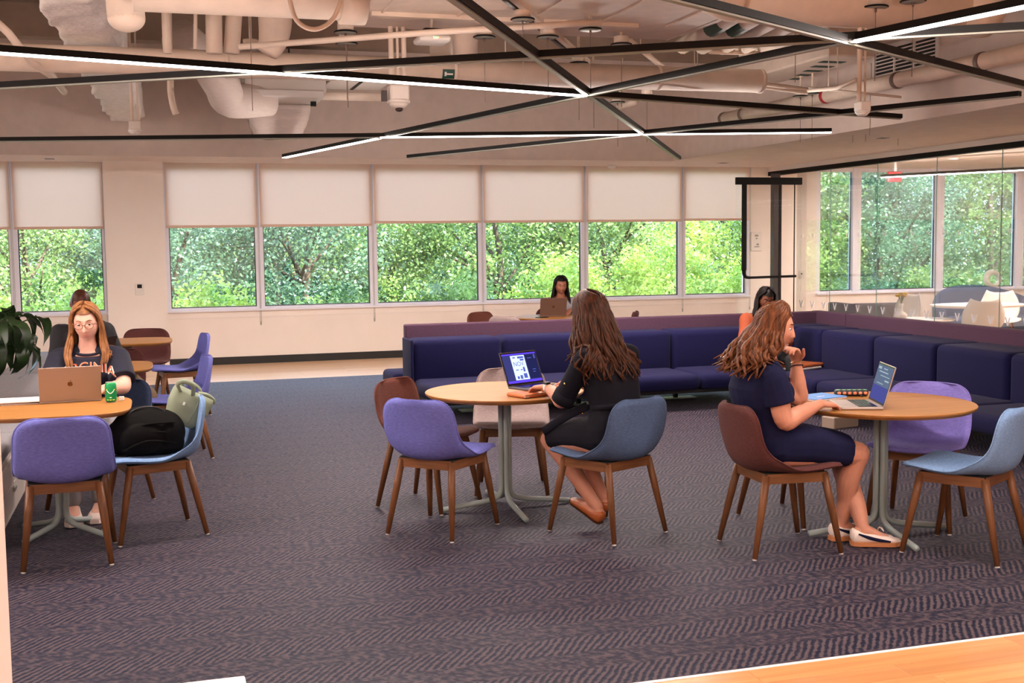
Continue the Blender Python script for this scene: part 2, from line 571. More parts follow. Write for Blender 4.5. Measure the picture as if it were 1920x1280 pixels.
wall('baseboard_window_left', -6, -0.585, YW - 0.015, YW + 0.01, 0, 0.105, mat='black_trim')

WINS = [(-5.0, -3.37), (-3.37, -1.75), (-1.75, -0.585), (0.175, 1.44), (1.44, 3.05), (3.05, 4.68), (4.68, 6.30), (6.30, 7.92), (7.92, 9.09),
        (10.29, 11.05), (11.05, 12.65), (12.65, 14.27), (14.27, 15.9)]
for i, (a, b) in enumerate(WINS):
    fw = 0.055 if i < 9 else 0.075
    fr = join(bx(a, a + fw, YW + 0.0, YW + 0.12, 0.772, ZS), bx(b - fw, b, YW + 0.0, YW + 0.12, 0.772, ZS),
              bx(a, b, YW + 0.02, YW + 0.12, 0.772, 0.80), bx(a, b, YW + 0.02, YW + 0.12, ZS - 0.06, ZS))
    wo = struct(obj('window_%d' % (i + 1), fr, 'window_frame'))
    obj('pane', bx(a + fw, b - fw, YW + 0.075, YW + 0.081, 0.80, ZS - 0.06), 'glass', wo)
    gk = 0.012
    obj('gasket', join(bx(a + fw, a + fw + gk, YW + 0.06, YW + 0.09, 0.80, ZS - 0.06), bx(b - fw - gk, b - fw, YW + 0.06, YW + 0.09, 0.80, ZS - 0.06),
                       bx(a + fw, b - fw, YW + 0.06, YW + 0.09, 0.80, 0.80 + gk)), 'dark_bronze', wo)
BL = {1: 1.90, 2: 1.90, 3: 1.905, 4: 1.91, 5: 1.945, 6: 1.945, 7: 1.945, 8: 1.955}
BLAB = {1: 'white roller blind over the window at the far left edge', 2: 'white roller blind over the window left of the wall column',
        3: 'white roller blind over the window right of the wall column', 4: 'white roller blind over the second window right of the column',
        5: 'white roller blind over the third window right of the column', 6: 'white roller blind over the fourth window right of the column',
        7: 'white roller blind over the fifth window right of the column', 8: 'white roller blind over the last window before the glass door'}
for i, zb in BL.items():
    a, b = WINS[i]
    t = thing('roller_blind', BLAB[i], 'blind', ((a + b) / 2, YW - 0.02, zb), 0, 'white roller blinds along the window wall')
    hw = (b - a) / 2 - 0.022
    obj('blind_fabric', ([(-hw, 0, 0), (hw, 0, 0), (hw, 0, ZS - zb - 0.001), (-hw, 0, ZS - zb - 0.001)], [(0, 1, 2, 3)]), 'blind_fabric', t)
    obj('hem_bar', bbox_round((0, 0, 0.018), (2 * hw, 0.012, 0.036), 0.004, 2), 'blind_fabric', t)
    zc = 0.585 - zb
    xc = hw + 0.012
    obj('pull_chain', join(tube([(xc - 0.008, -0.012, ZS - zb - 0.002), (xc - 0.008, -0.012, zc), (xc, -0.012, zc - 0.012), (xc + 0.008, -0.012, zc), (xc + 0.008, -0.012, ZS - zb - 0.002)], 0.003, 5),
                           bbox_round((xc, -0.012, zc - 0.02), (0.02, 0.014, 0.05), 0.005, 1)), 'grey_steel', t)

# thermostat, picture, switch
t = thing('thermostat', 'white wall thermostat with small dark screen on the column', 'thermostat', (-0.176, YW - 0.36, 1.04))
obj('housing', bbox_round((0, -0.012, 0.05), (0.115, 0.024, 0.155), 0.006, 2), 'white_plastic', t)
obj('screen', bx(-0.03, 0.03, -0.0265, -0.02, 0.065, 0.115), 'black_metal', t)
t = thing('wall_plaque', 'pale framed plaque on the white pier behind the glass door', 'plaque', (9.2, YW - 0.006, 1.50))
obj('frame', bbox_round((0, -0.01, 0.12), (0.19, 0.02, 0.30), 0.004, 1), 'white_plastic', t)
obj('print', join(bx(-0.03, 0.03, -0.0215, -0.02, 0.20, 0.23), bx(-0.015, 0.015, -0.0215, -0.02, 0.16, 0.18), bx(-0.04, 0.05, -0.0215, -0.02, 0.03, 0.045), bx(0.0, 0.04, -0.0215, -0.02, 0.06, 0.09)), 'track_off', t)

# ------------------------------------------------------------------ glass partition with black header
hd = obj('partition_header', bx(XP - 0.05, XP + 0.05, 6.0, YW, 2.655, 2.72), 'black_metal')
struct(hd); hd.name = 'trim_partition_header'
struct(obj('wall_partition_bulkhead', bx(XP - 0.045, XP + 0.045, 6.0, YW, 2.72, ZS), 'wall_paint'))
gp = obj('trim_partition_floor_channel', bx(XP - 0.02, XP + 0.02, 6.0, 16.0, 0.0, 0.03), 'black_metal'); struct(gp)
ys = [16.0, 15.06, 13.90, 12.64, 11.45, 10.25, 9.05, 7.85, 6.65]
V_shape = [(-0.042, 0.045), (-0.024, 0.045), (0.0, -0.012), (0.024, 0.045), (0.042, 0.045), (0.010, -0.045), (-0.010, -0.045)]
for k in range(len(ys) - 1):
    y1, y0 = ys[k], ys[k + 1]
    g = obj('wall_glass_panel_%d' % (k + 1), bx(XP - 0.006, XP + 0.006, y0 + 0.004, y1 - 0.004, 0.03, 2.655), 'partition_glass')
    struct(g)
    obj('glass_edge', join(bx(XP - 0.006, XP + 0.006, y0 + 0.001, y0 + 0.004, 0.03, 2.655)), 'glass_edge', g)
    n = max(2, int(round((y1 - y0) / 0.29)))
    for zc in (0.668, 1.705):
        for q in range(n):
            yc = y0 + (q + 0.5) * (y1 - y0) / n
            for_s = 1.0 if zc < 1 else 0.55
            poly = [(yc + a * 1.15 * for_s, zc + b * 1.1 * for_s) for a, b in V_shape]
            obj('safety_mark', prism(poly, XP - 0.0085, XP - 0.0065, 'x'), 'frosted', g)

# open glass door leaf with black rail and rounded frame
dy = 15.6
dr = obj('door_1', bx(8.215, 9.30, dy - 0.006, dy + 0.006, 0.02, 2.46), 'partition_glass'); struct(dr)
obj('top_rail', bbox_round((8.757, dy, 2.51), (1.09, 0.05, 0.105), 0.004, 1), 'black_metal', dr)
pth = [(8.335, dy - 0.03, 2.46), (8.335, dy - 0.03, 1.21), (8.345, dy - 0.03, 1.14), (8.375, dy - 0.03, 1.105), (8.43, dy - 0.03, 1.095), (9.19, dy - 0.03, 1.10)]
obj('frame_handle', join(bar((8.335, dy - 0.03, 2.46), (8.335, dy - 0.03, 1.20), 0.07, 0.03, (0, 1, 0)), tube(smooth_path([(8.335, dy - 0.03, 1.22), (8.34, dy - 0.03, 1.14), (8.375, dy - 0.03, 1.10), (8.45, dy - 0.03, 1.092)], 4), [0.033, 0.03, 0.024, 0.018], 8), bar((8.44, dy - 0.03, 1.092), (9.20, dy - 0.03, 1.10), 0.036, 0.03, (0, 1, 0))), 'black_metal', dr)
obj('edge_strip', bx(9.18, 9.19, dy - 0.008, dy + 0.008, 0.02, 2.46), 'black_metal', dr)
struct(obj('trim_door_post', bx(9.18, 9.29, 16.2, 16.3, 0, 2.66), 'dark_bronze'))
struct(obj('trim_door_stop', bx(9.27, 9.31, 16.19, 16.2, 0, 2.5), 'black_metal'))
t = thing('wall_switch', 'small white switch with green light on the pier', 'switch', (10.02, YW - 0.01, 1.02))
obj('plate', bbox_round((0, -0.005, 0.06), (0.09, 0.01, 0.13), 0.003, 1), 'white_plastic', t)
obj('button', bx(-0.012, 0.012, -0.012, -0.009, 0.06, 0.085), 'green_tape', t)
t = thing('exit_sign', 'red exit sign hanging in the glazed lounge', 'sign', (10.63, 15.2, 2.44))
obj('sign_box', bbox_round((0, 0, 0.12), (0.24, 0.04, 0.15), 0.006, 1), 'red_tag', t)
obj('sign_face', bx(-0.11, 0.11, -0.024, -0.02, 0.06, 0.18), 'red_tag', t)
obj('stem', bx(-0.02, 0.02, -0.02, 0.02, 0.2, ZS - 2.44), 'white_plastic', t)

# near white pillar edge at the far left of the frame, white table corner at the bottom
struct(obj('wall_pillar_near', bx(-1.1, -0.409, 3.1, 3.4, 0, ZD), 'wall_paint'))
t = thing('white_table', 'white table corner at the bottom edge of the picture', 'table', (-0.25, 2.07, 0))
obj('table_top', bbox_round((0, 0, 0.725), (0.81, 0.80, 0.03), 0.004, 2), 'white_lam', t)
for sx in (-1, 1):
    for sy in (-1, 1):
        obj('leg', bx(sx * 0.36 - 0.02, sx * 0.36 + 0.02, sy * 0.35 - 0.02, sy * 0.35 + 0.02, 0, 0.71), 'white_metal', t)

# ------------------------------------------------------------------ outside: trees beyond the glass
struct(obj('ground_outside', bx(-60, 80, 17.3, 90, -3.6, -3.4), 'lawn'))
def crown_mesh(seed, R, ncl, per, leaf, cr=0.42):
    rnd = random.Random(seed)
    V, Fc = [], []
    for c in range(ncl):
        while True:
            d = Vector((rnd.gauss(0, 1), rnd.gauss(0, 1), rnd.gauss(0, 1)))
            if d.length > 0.01: break
        d.normalize()
        rr = rnd.uniform(0.35, 1.0) ** 0.5
        cc = Vector((d.x * R[0] * rr, d.y * R[1] * rr, d.z * R[2] * rr))
        for k in range(per):
            p = cc + Vector((rnd.gauss(0, cr), rnd.gauss(0, cr), rnd.gauss(0, cr * 0.8)))
            a = Vector((rnd.gauss(0, 1), rnd.gauss(0, 1), rnd.gauss(-0.2, 0.7))).normalized()
            b = a.orthogonal().normalized()
            b = Quaternion(a, rnd.uniform(0, 2 * PI)) @ b
            l = leaf * rnd.uniform(0.6, 1.3); wd = l * 0.32
            n = len(V)
            V += [p, p + a * l * 0.5 + b * wd, p + a * l, p + a * l * 0.5 - b * wd]
            Fc.append((n, n + 1, n + 2, n + 3))
    return mesh('foliage', V, Fc)
CR = [crown_mesh(1, (2.0, 1.5, 2.9), 330, 80, 0.085, 0.19), crown_mesh(2, (1.8, 1.4, 2.6), 300, 80, 0.08, 0.18), crown_mesh(3, (2.3, 1.6, 3.2), 360, 80, 0.09, 0.20)]
CRC = {}
def crown_of(k, mat):
    if (k, mat) not in CRC:
        me = CR[k].copy(); me.materials.clear(); me.materials.append(MATS[mat]); CRC[k, mat] = me
    return CRC[k, mat]
BU = crown_mesh(4, (0.95, 0.8, 1.1), 110, 80, 0.07, 0.13)
def trunk_vf(h, r, rnd):
    vs = [tube(smooth_path([(0, 0, -h), (rnd.uniform(-.2, .2), rnd.uniform(-.2, .2), -h * 0.4), (rnd.uniform(-.3, .3), 0, 0.6), (rnd.uniform(-.5, .5), 0.1, 1.8)], 4), [r, r * 0.75, r * 0.55, r * 0.2], 8)]
    for k in range(7):
        a = rnd.uniform(0, 2 * PI); z0 = rnd.uniform(-1.5, 0.8)
        vs.append(tube(smooth_path([(0, 0, z0), (math.cos(a) * 0.6, math.sin(a) * 0.6, z0 + 0.6), (math.cos(a) * 1.5, math.sin(a) * 1.3, z0 + rnd.uniform(0.9, 1.9))], 3), [r * 0.4, r * 0.25, r * 0.08], 6))
    return join(*vs)
def tree(x, y, z, k, mat, label, sc=1.0, rot=0.0, h=None):
    t = thing('tree', label, 'tree', (x, y, -3.4), rot, 'trees outside the windows')
    me = crown_of(k, mat)
    f = link('foliage', me, None, t); f.location = (0, 0, z + 3.4); f.scale = (sc, sc, sc); f['kind'] = 'stuff'
    rnd = random.Random(int(x * 31 + y * 7))
    o = obj('trunk', trunk_vf((z + 3.4) / sc, 0.13, rnd), 'bark', t, True); o.location = (0, 0, z + 3.4); o.scale = (sc, sc, sc)
    return t
WN = ['at the far left', 'left of the wall column', 'behind the wall column', 'seen right of the column', 'seen in the second window right of the column', 'seen in the third window right of the column',
      'seen in the fourth window right of the column', 'seen in the fifth window right of the column', 'behind the open glass door', 'seen at the left of the lounge windows', 'seen in the middle of the lounge windows', 'seen at the right of the lounge windows', 'at the far right']
row1 = [-4.6, -2.2, 0.4, 2.6, 4.6, 6.6, 8.8, 11.0, 13.2, 15.6, 18.0, 20.4]
for i, x in enumerate(row1):
    mt = ['leaf_blue', 'leaf_mid', 'leaf_blue', 'leaf_blue', 'leaf_mid', 'leaf_mid', 'leaf_mid', 'leaf_lime', 'leaf_mid', 'leaf_blue', 'leaf_mid', 'leaf_blue'][i]
    tree(x, 22.0 + (i * 37 % 10) * 0.12, (0.2 if x < 12 else 1.0) + (i * 53 % 7) * 0.10, i % 3, mt, 'leafy tree nearest the glass, %s' % WN[min(i, 12)], 0.92, i * 1.3)
row2 = [-6.0, -3.0, 0.0, 3.0, 6.0, 9.0, 12.0, 15.0, 18.2, 21.6]
RN = ['at the far left', 'left of the column', 'behind the column', 'right of the column', 'left of centre', 'behind the centre windows', 'right of centre', 'behind the glass door', 'behind the lounge windows', 'at the far right']
for i, x in enumerate(row2):
    tree(x, 27.0 + (i * 29 % 10) * 0.15, (0.4 if x < 14 else 1.2) + (i * 41 % 7) * 0.12, (i + 1) % 3, ['leaf_blue', 'leaf_mid'][i % 2], 'tall tree in the second row outside, %s' % RN[i], 1.05, i * 2.1)
row3 = [-8.0, -3.6, 0.8, 5.2, 9.6, 14.0, 18.6, 23.2]
for i, x in enumerate(row3):
    tree(x, 34.0 + (i % 3), 0.8 if x < 16 else 1.6, i % 3, 'leaf_blue', 'large dark tree in the last row outside, %s of the row' % ['first', 'second', 'third', 'fourth', 'fifth', 'sixth', 'seventh', 'last'][i], 1.35, i * 1.7)
bush = [(-2.7, 19.3, 0.0, 'leaf_lime', 'bright lime shrub outside at the left windows'), (-0.9, 19.0, -0.1, 'leaf_lime', 'bright lime shrub rising beside the wall column'), (0.75, 18.9, -0.05, 'leaf_lime', 'bright lime shrub filling the lower corner right of the column'),
        (3.1, 19.8, -0.3, 'leaf_mid', 'green shrub low behind the second window'), (5.0, 19.6, 0.05, 'leaf_mid', 'green shrub behind the third window'), (7.0, 19.8, 0.3, 'leaf_lime', 'yellow green shrub behind the fourth window'),
        (8.9, 19.6, 0.5, 'leaf_lime', 'yellow green shrub behind the fifth window'), (10.6, 19.5, 0.1, 'leaf_lime', 'yellow green shrub beside the open glass door'), (12.9, 19.6, -0.2, 'leaf_blue', 'pale shrub behind the first lounge window'), (15.0, 19.6, 0.0, 'leaf_mid', 'pale shrub low behind the middle lounge window'), (17.2, 19.8, -0.1, 'leaf_mid', 'pale shrub behind the last lounge window')]
for x, yy, z, mt, lab in bush:
    t = thing('shrub', lab, 'shrub', (x, yy, -3.4), x, 'shrubs outside the windows')
    me = BU.copy(); me.materials.clear(); me.materials.append(MATS[mt])
    f = link('foliage', me, None, t); f.location = (0, 0, z + 3.4); f['kind'] = 'stuff'
    f.scale = (1.15, 1.0, 1.1)
    obj('stem', tube([(0, 0, 0), (0.05, 0, z + 2.6), (0.0, 0.05, z + 3.6)], [0.05, 0.04, 0.015], 6), 'bark', t)
# ------------------------------------------------------------------ linear lights
ZT = 2.65
def lamp_strip(t, a, b, power, color=WARM):
    a, b = Vector(a), Vector(b)
    d = (b - a)
    l = bpy.data.lights.new('strip_lamp', 'AREA')
    l.energy = power * d.length
    l.color = color
    l.shape = 'RECTANGLE'
    l.size = d.length
    l.size_y = 0.05
    o = bpy.data.objects.new('strip_lamp', l)
    COL.objects.link(o)
    o.parent = t
    o.location = (a + b) / 2 + Vector((0, 0, -0.012))
    o.rotation_euler = (0, 0, math.atan2(d.y, d.x))
    return o
LEDC = (1.0, 0.85, 0.77)
def track(label, p, q, lit, z=ZT, w=0.058, h=0.036, dz=0.0, pw=1.0):
    """p, q: ends on the plane z; lit: list of (t0, t1) lit fractions"""
    p, q = Vector((p[0], p[1], 0)), Vector((q[0], q[1], 0))
    c = (p + q) / 2
    z = z + dz
    t = thing('linear_light', label, 'ceiling light', (c.x, c.y, z), 0, 'crossing linear ceiling lights')
    a, b = p - c, q - c
    obj('profile', bar(a + Vector((0, 0, h / 2 + 0.004)), b + Vector((0, 0, h / 2 + 0.004)), w, h), 'black_metal', t)
    cuts = sorted(set([0.0, 1.0] + [x for s in lit for x in s]))
    for i in range(len(cuts) - 1):
        s0, s1 = cuts[i], cuts[i + 1]
        on = any(s[0] <= s0 + 1e-6 and s1 <= s[1] + 1e-6 for s in lit)
        u, v = a + (b - a) * s0, a + (b - a) * s1
        obj('lit_diffuser' if on else 'diffuser', bar(u, v, w * (0.82 if on else 0.55), 0.01), 'led' if on else 'track_off', t)
        if on:
            lamp_strip(t, u, v, 17.0 * pw, LEDC)
            for sg in (-1, 1):
                sl = lamp_strip(t, u, v, 3.4 * pw, LEDC)
                e_ = sl.rotation_euler.z
                sl.rotation_euler = (Matrix.Rotation(e_, 3, 'Z') @ Matrix.Rotation(sg * math.radians(82), 3, 'X')).to_euler()
                sl.location += Vector((-math.sin(e_), math.cos(e_), 0)) * (sg * 0.032)
                sl.data.size_y = 0.012
    return t
def px2(x, y): return onz(x, y, ZT)
def fr(p, q, r):
    return (r - p).length / (q - p).length
A0, A1 = px2(0, 100), px2(1687, 223)
A00 = A0 + (A0 - A1) * 0.35
am = px2(1097, 180)
track('long lit light bar crossing the upper left, bright up to the centre crossing', A00, A1, [(0, fr(A00, A1, am))])
B0, B1 = px2(533, 296), px2(1920, 14)
B11 = B1 + (B1 - B0) * 0.12
track('diagonal light bar rising to the upper right corner, bright at both ends', B0, B11, [(0, fr(B0, B11, px2(715, 260))), (fr(B0, B11, px2(1590, 78)), 1.0)], dz=0.002)
C0, C1 = px2(0, 265), px2(1558, 248)
C00 = C0 + (C0 - C1) * 0.2
track('level light bar nearest the windows, bright on its right half', C00, C1, [(fr(C00, C1, px2(715, 259)), 1.0)], dz=-0.002, pw=1.7)
E0, E1 = px2(845, 0), px2(1273, 300)
track('steep unlit black bar running down to the fascia corner', E0 + (E0 - E1) * 0.3, E1, [], dz=0.004)
F0, F1 = px2(766, 296), px2(1912, 180)
track('unlit black bar at the right, lowest of the crossing bars', F0, F1, [], dz=-0.004)
G0, G1 = px2(0, 168), px2(1920, 60)
track('unlit black bar spanning the whole picture width', G0 + (G0 - G1) * 0.3, G1 + (G1 - G0) * 0.15, [], dz=0.006)
H0, H1 = px2(1255, -3), px2(1920, 163)
track('unlit black bar falling across the upper right corner', H0 + (H0 - H1) * 0.4, H1 + (H1 - H0) * 0.1, [], dz=-0.006)
# unseen lit bars added behind the camera and at left for more light
track('added unseen lit bar behind the viewpoint, left', (-3.5, 1.5), (-0.5, -3.0), [(0, 1)], pw=0.45)
track('added unseen lit bar behind the viewpoint, middle', (0.5, 2.2), (3.0, -2.5), [(0, 1)], pw=0.45)
track('added unseen lit bar behind the viewpoint, right', (3.0, 2.6), (6.5, -0.5), [(0, 1)], pw=0.45)
track('added unseen lit bar over the left side of the room', (-4.6, 4.0), (-3.4, 12.0), [(0, 1)])
# lounge light bar, seen through the glass
l0, l1 = onz(1680, 308, 2.58), onz(1920, 290, 2.58)
track('lit light bar in the lounge behind the glass', (10.4, 15.2), (12.6, 11.0), [(0, 1)], z=2.55)

# recessed downlights in the perimeter soffit
def downlight(x, yy, label, power=14):
    t = thing('downlight', label, 'downlight', (x, yy, ZS - 0.004), 0, 'recessed soffit downlights')
    obj('trim_ring', lathe([(0.075, 0.0), (0.075, -0.004), (0.05, -0.004), (0.05, 0.0)], 24), 'white_plastic', t, True)
    obj('lens', lathe([(0.05, 0.002), (0.05, -0.001)], 24), 'led_soft', t)
    l = bpy.data.lights.new('downlight_lamp', 'AREA'); l.shape = 'DISK'; l.size = 0.09; l.energy = power; l.color = WARM
    o = bpy.data.objects.new('downlight_lamp', l); COL.objects.link(o); o.parent = t; o.location = (0, 0, -0.008)
for x, yy, lab in [(11.2, 14.6, 'left'), (13.6, 14.6, 'right'), (11.2, 11.5, 'near left'), (13.6, 11.5, 'near right')]:
    downlight(x, yy, 'recessed downlight in the lounge ceiling, %s' % lab, 16)
# unseen panel lights added behind the camera to brighten the seated people
def added_panel_light(x, yy, label, power):
    t = thing('added_panel_light', label, 'ceiling light', (x, yy, 3.6), 0, 'added fill panels above the room')
    obj('frame', join(bx(-0.62, 0.62, -0.62, -0.6, -0.02, 0.05), bx(-0.62, 0.62, 0.6, 0.62, -0.02, 0.05), bx(-0.62, -0.6, -0.6, 0.6, -0.02, 0.05), bx(0.6, 0.62, -0.6, 0.6, -0.02, 0.05)), 'white_metal', t)
    obj('diffuser', bx(-0.6, 0.6, -0.6, 0.6, 0.0, 0.02), 'warm_panel', t)
    obj('rod', tube([(0.5, 0, 0.02), (0.5, 0, ZD - 3.6)], 0.006, 6), 'cable', t)
    obj('rod', tube([(-0.5, 0, 0.02), (-0.5, 0, ZD - 3.6)], 0.006, 6), 'cable', t)
    l = bpy.data.lights.new('added_panel_lamp', 'AREA'); l.shape = 'SQUARE'; l.size = 1.18; l.energy = power; l.color = WARM
    o = bpy.data.objects.new('added_panel_lamp', l); COL.objects.link(o); o.parent = t; o.location = (0, 0, -0.01)
for x, yy, lab in [(-2.6, 1.0, 'left'), (0.6, 0.6, 'middle'), (3.8, 1.2, 'right'), (-2.6, -2.6, 'far left'), (0.6, -2.6, 'far middle'), (3.8, -2.6, 'far right')]:
    added_panel_light(x, yy, 'added unseen fill panel behind the viewpoint, %s' % lab, 20)

# ------------------------------------------------------------------ canopies with suspension cables
ZC = 3.20
def canopy_parts():
    cup = lathe([(0.058, 0.065), (0.06, 0.06), (0.06, 0.008)], 20)
    rim = lathe([(0.082, 0.008), (0.086, 0.004), (0.086, 0.0), (0.080, -0.003)], 24)
    plate = lathe([(0.078, -0.0035), (0.078, -0.005)], 24)
    gr = lathe([(0.008, -0.005), (0.008, -0.03), (0.004, -0.035)], 8)
    return mesh('cup', *cup), mesh('rim', *rim), mesh('plate', *plate), mesh('cable_grip', *gr)
_cp = canopy_parts()
def canopy(x, y, label, z=ZC, cable=True, s=1.0, stem=0.25):
    c = onz(x, y, z)
    t = thing('light_canopy', label, 'light canopy', c, 0, 'round canopies the light bars hang from')
    for nm, me, mt in zip(('cup', 'rim', 'plate', 'cable_grip'), _cp, ('duct_paint', 'black_metal', 'track_off', 'cable')):
        o = link(nm, me, mt, t, True); o.scale = (s, s, s)
    if cable:
        obj('cable', tube([(0, 0, -0.03), (0, 0, ZT + 0.06 - z)], 0.0028, 5), 'cable', t)
    obj('stem', tube([(0, 0, 0.06), (0, 0, stem)], 0.012, 6), 'duct_paint', t)
CAN = [(470, 90, 'light canopy under the left end of the long pale strut'), (468, 17, 'light canopy below the round duct at the upper left'), (650, 82, 'second light canopy along the long pale strut'),
       (648, 61, 'small canopy just above the strut, left of the access point'), (980, 37, 'light canopy on the diagonal rail near the top edge'), (1107, 56, 'light canopy at the right end of the long pale strut'),
       (1027, 70, 'light canopy on the diagonal rail below the strut'), (908, 70, 'light canopy beside the steep black bar'), (1165, 84, 'light canopy under the big flat duct'), (1085, 119, 'light canopy just under the full-width black bar'),
       (1113, 141, 'light canopy above the centre crossing'), (1158, 192, 'small light canopy right of the centre crossing'), (1213, 180, 'light canopy with white sensor arm right of the crossing'),
       (1492, 16, 'light canopy near the top edge above the bright right bar'), (1642, 14, 'right light canopy near the top edge'), (1712, 3, 'light canopy cut by the top edge at the right'),
       (1523, 176, 'light canopy at the end of the twin conduits'), (1501, 181, 'light canopy behind the twin conduits'), (1632, 165, 'light canopy beside the hanging sensor conduit'),
       (1600, 183, 'light canopy left of the hanging sensor conduit'), (1624, 181, 'light canopy right behind the sensor conduit'), (1685, 192, 'light canopy nearest the side fascia')]
for x, y, lab in CAN:
    canopy(x, y, lab)
# more canopies seen as thin cables only
# ------------------------------------------------------------------ ducts, pipes and services
def pipe(name, label, pts, r, mat='duct_paint', cat='pipe', n=14, group=None, sm=True, hang=False):
    vs = [tube(pts, r, n)]
    if hang:
        m_ = Vector(pts[0]).lerp(Vector(pts[-1]), 0.25) if len(pts) == 2 else Vector(pts[len(pts) // 2])
        vs.append(tube([m_, (m_.x, m_.y, ZD - 0.003)], 0.006, 6))
    o = tag(obj(name, join(*vs), mat, None, sm), label, cat, group)
    return o
def eq(x, y, Y): return ony(x, y, Y)
Yd = 9.4
za = ony(700, 105, Yd).z; zb_ = ony(700, 153, Yd).z
zc_, rr = (za + zb_) / 2, (za - zb_) / 2
o = thing('round_duct', 'long round painted duct running straight across behind the light bars', 'duct', (0, Yd, zc_))
obj('duct_body', tube([(-4.5, 0, 0), (5.2, 0, 0)], rr, 28), 'duct_paint', o, True)
for xx in (-3.0, -1.2, 0.6, 2.4, 4.2, 5.18):
    obj('seam_collar', tube([(xx - 0.015, 0, 0), (xx + 0.015, 0, 0)], rr + 0.006, 28), 'duct_paint', o, True)
for i, (dyy, dzz, r2) in enumerate([(0.35, 0.005, 0.045), (0.55, 0.02, 0.04), (0.75, 0.035, 0.035)]):
    pipe('service_pipe', ['pipe just behind the long round duct', 'second pipe behind the long round duct', 'third and thinnest pipe behind the long round duct'][i], [(0.4, Yd + dyy, zc_ + dzz), (4.9, Yd + dyy, zc_ + dzz)], r2, group='pipes behind the long duct')
# upper left duct with flange
Yu = 7.6
zb2 = ony(400, 27, Yu).z
xl, xr = ony(250, 20, Yu).x, ony(690, 20, Yu).x
o = thing('round_duct', 'fat round duct at the top edge left of the flat duct', 'duct', (0, Yu, zb2 + 0.2))
obj('duct_body', tube([(xl, 0, 0), (xr - 0.12, 0, 0)], 0.20, 28), 'duct_paint', o, True)
obj('flange', tube([(xr - 0.18, 0, 0), (xr - 0.02, 0, 0)], 0.225, 28), 'duct_paint', o, True)
# short duct stub hanging
p = ony(238, 62, 7.9)
o = thing('duct_stub', 'short rounded duct end hanging at the upper left', 'duct', p)
obj('duct_body', tube([(0, 0, 0.09), (-0.02, 0, 0.5), (-0.03, -0.1, 1.0)], 0.115, 22, True), 'duct_paint', o, True)
obj('end_cap', ellipsoid((0, 0, 0.09), (0.115, 0.115, 0.085)), 'duct_paint', o, True)
# big flat duct
zq = 3.30
c1, c2 = onz(655, 48, zq), onz(1245, 78, zq)
o = thing('flat_duct', 'wide flat painted duct overhead at the top centre', 'duct', ((c1.x + c2.x) / 2, (c1.y + c2.y) / 2 - 1.2, zq))
hw = (c2.x - c1.x) / 2
obj('duct_body', bbox_round((0, 0.0, 0.3), (2 * hw, 2.4, 0.6), 0.02, 2), 'duct_paint', o)
obj('flange', bx(-hw * 0.95, hw * 0.6, 0.55, 0.60, -0.03, 0.0), 'duct_paint', o)
obj('flange', bx(-hw * 0.95, hw * 0.6, -0.9, -0.85, -0.03, 0.0), 'duct_paint', o)
for k in range(5):
    obj('joint_strip', bx(-hw * 0.9 + k * hw * 0.42, -hw * 0.9 + k * hw * 0.42 + 0.012, -0.9, 0.6, -0.012, 0.0), 'duct_paint', o)
c3, c4 = onz(1245, 75, zq), onz(1335, 62, zq)
o = thing('duct_branch', 'sloping duct branch right of the wide flat duct', 'duct', (c2.x, c2.y - 1.2, zq))
v = [(0, -1.0, 0), (0, 1.15, 0), (0.30, 1.2, 0.10), (0.42, -1.0, 0.1), (0, -1.0, 0.5), (0, 1.15, 0.5), (0.30, 1.2, 0.55), (0.42, -1.0, 0.5)]
obj('duct_body', (v, [(3, 2, 1, 0), (4, 5, 6, 7), (0, 1, 5, 4), (1, 2, 6, 5), (2, 3, 7, 6), (3, 0, 4, 7)]), 'duct_paint', o)
# ribbed ducts right of centre with green markings
zr_ = 3.30
o0 = onz(1345, 60, zr_)
o = thing('ribbed_duct', 'ribbed duct with two dark green marks right of the flat duct', 'duct', o0)
rib_d = (onz(1415, 19, zr_) - onz(1345, 60, zr_)).normalized()
for k in range(5):
    c_ = onz(1345 + 41 * k, 60 + k, zr_) - o0 + Vector((0, 0, 0.06))
    rb = obj('rib', tube([c_ - rib_d * 1.0, c_ + rib_d * 1.6], 0.075, 14), 'duct_paint', o, True)
    if k < 2:
        obj('green_mark', tube([c_ - rib_d * 0.14, c_ + rib_d * 0.2], 0.0765, 14, False), 'green_tape', rb)
z2 = 3.42
m0, m1, m2 = onz(1372, 150, z2), onz(1505, 150, z2), onz(1540, 108, z2)
o = thing('marked_duct', 'flat duct with rows of green stripes above the twin conduits', 'duct', ((m0.x + m1.x) / 2, (m0.y + m2.y) / 2, z2))
hx, hy = min((m1.x - m0.x) / 2 + 0.25, XF - 0.3 - (m0.x + m1.x) / 2), abs(m0.y - m2.y) / 2 + 0.1
obj('duct_body', bbox_round((0.0, 0, 0.2), (2 * hx, 2 * hy, 0.4), 0.02, 2), 'duct_paint', o)
for k in range(5):
    obj('green_stripe', bx(-hx * 0.55 + k * 0.09, hx * 0.45 + k * 0.05, -hy * 0.7 + k * hy * 0.32, -hy * 0.7 + k * hy * 0.32 + 0.10, -0.004, 0.001), 'green_tape', o)
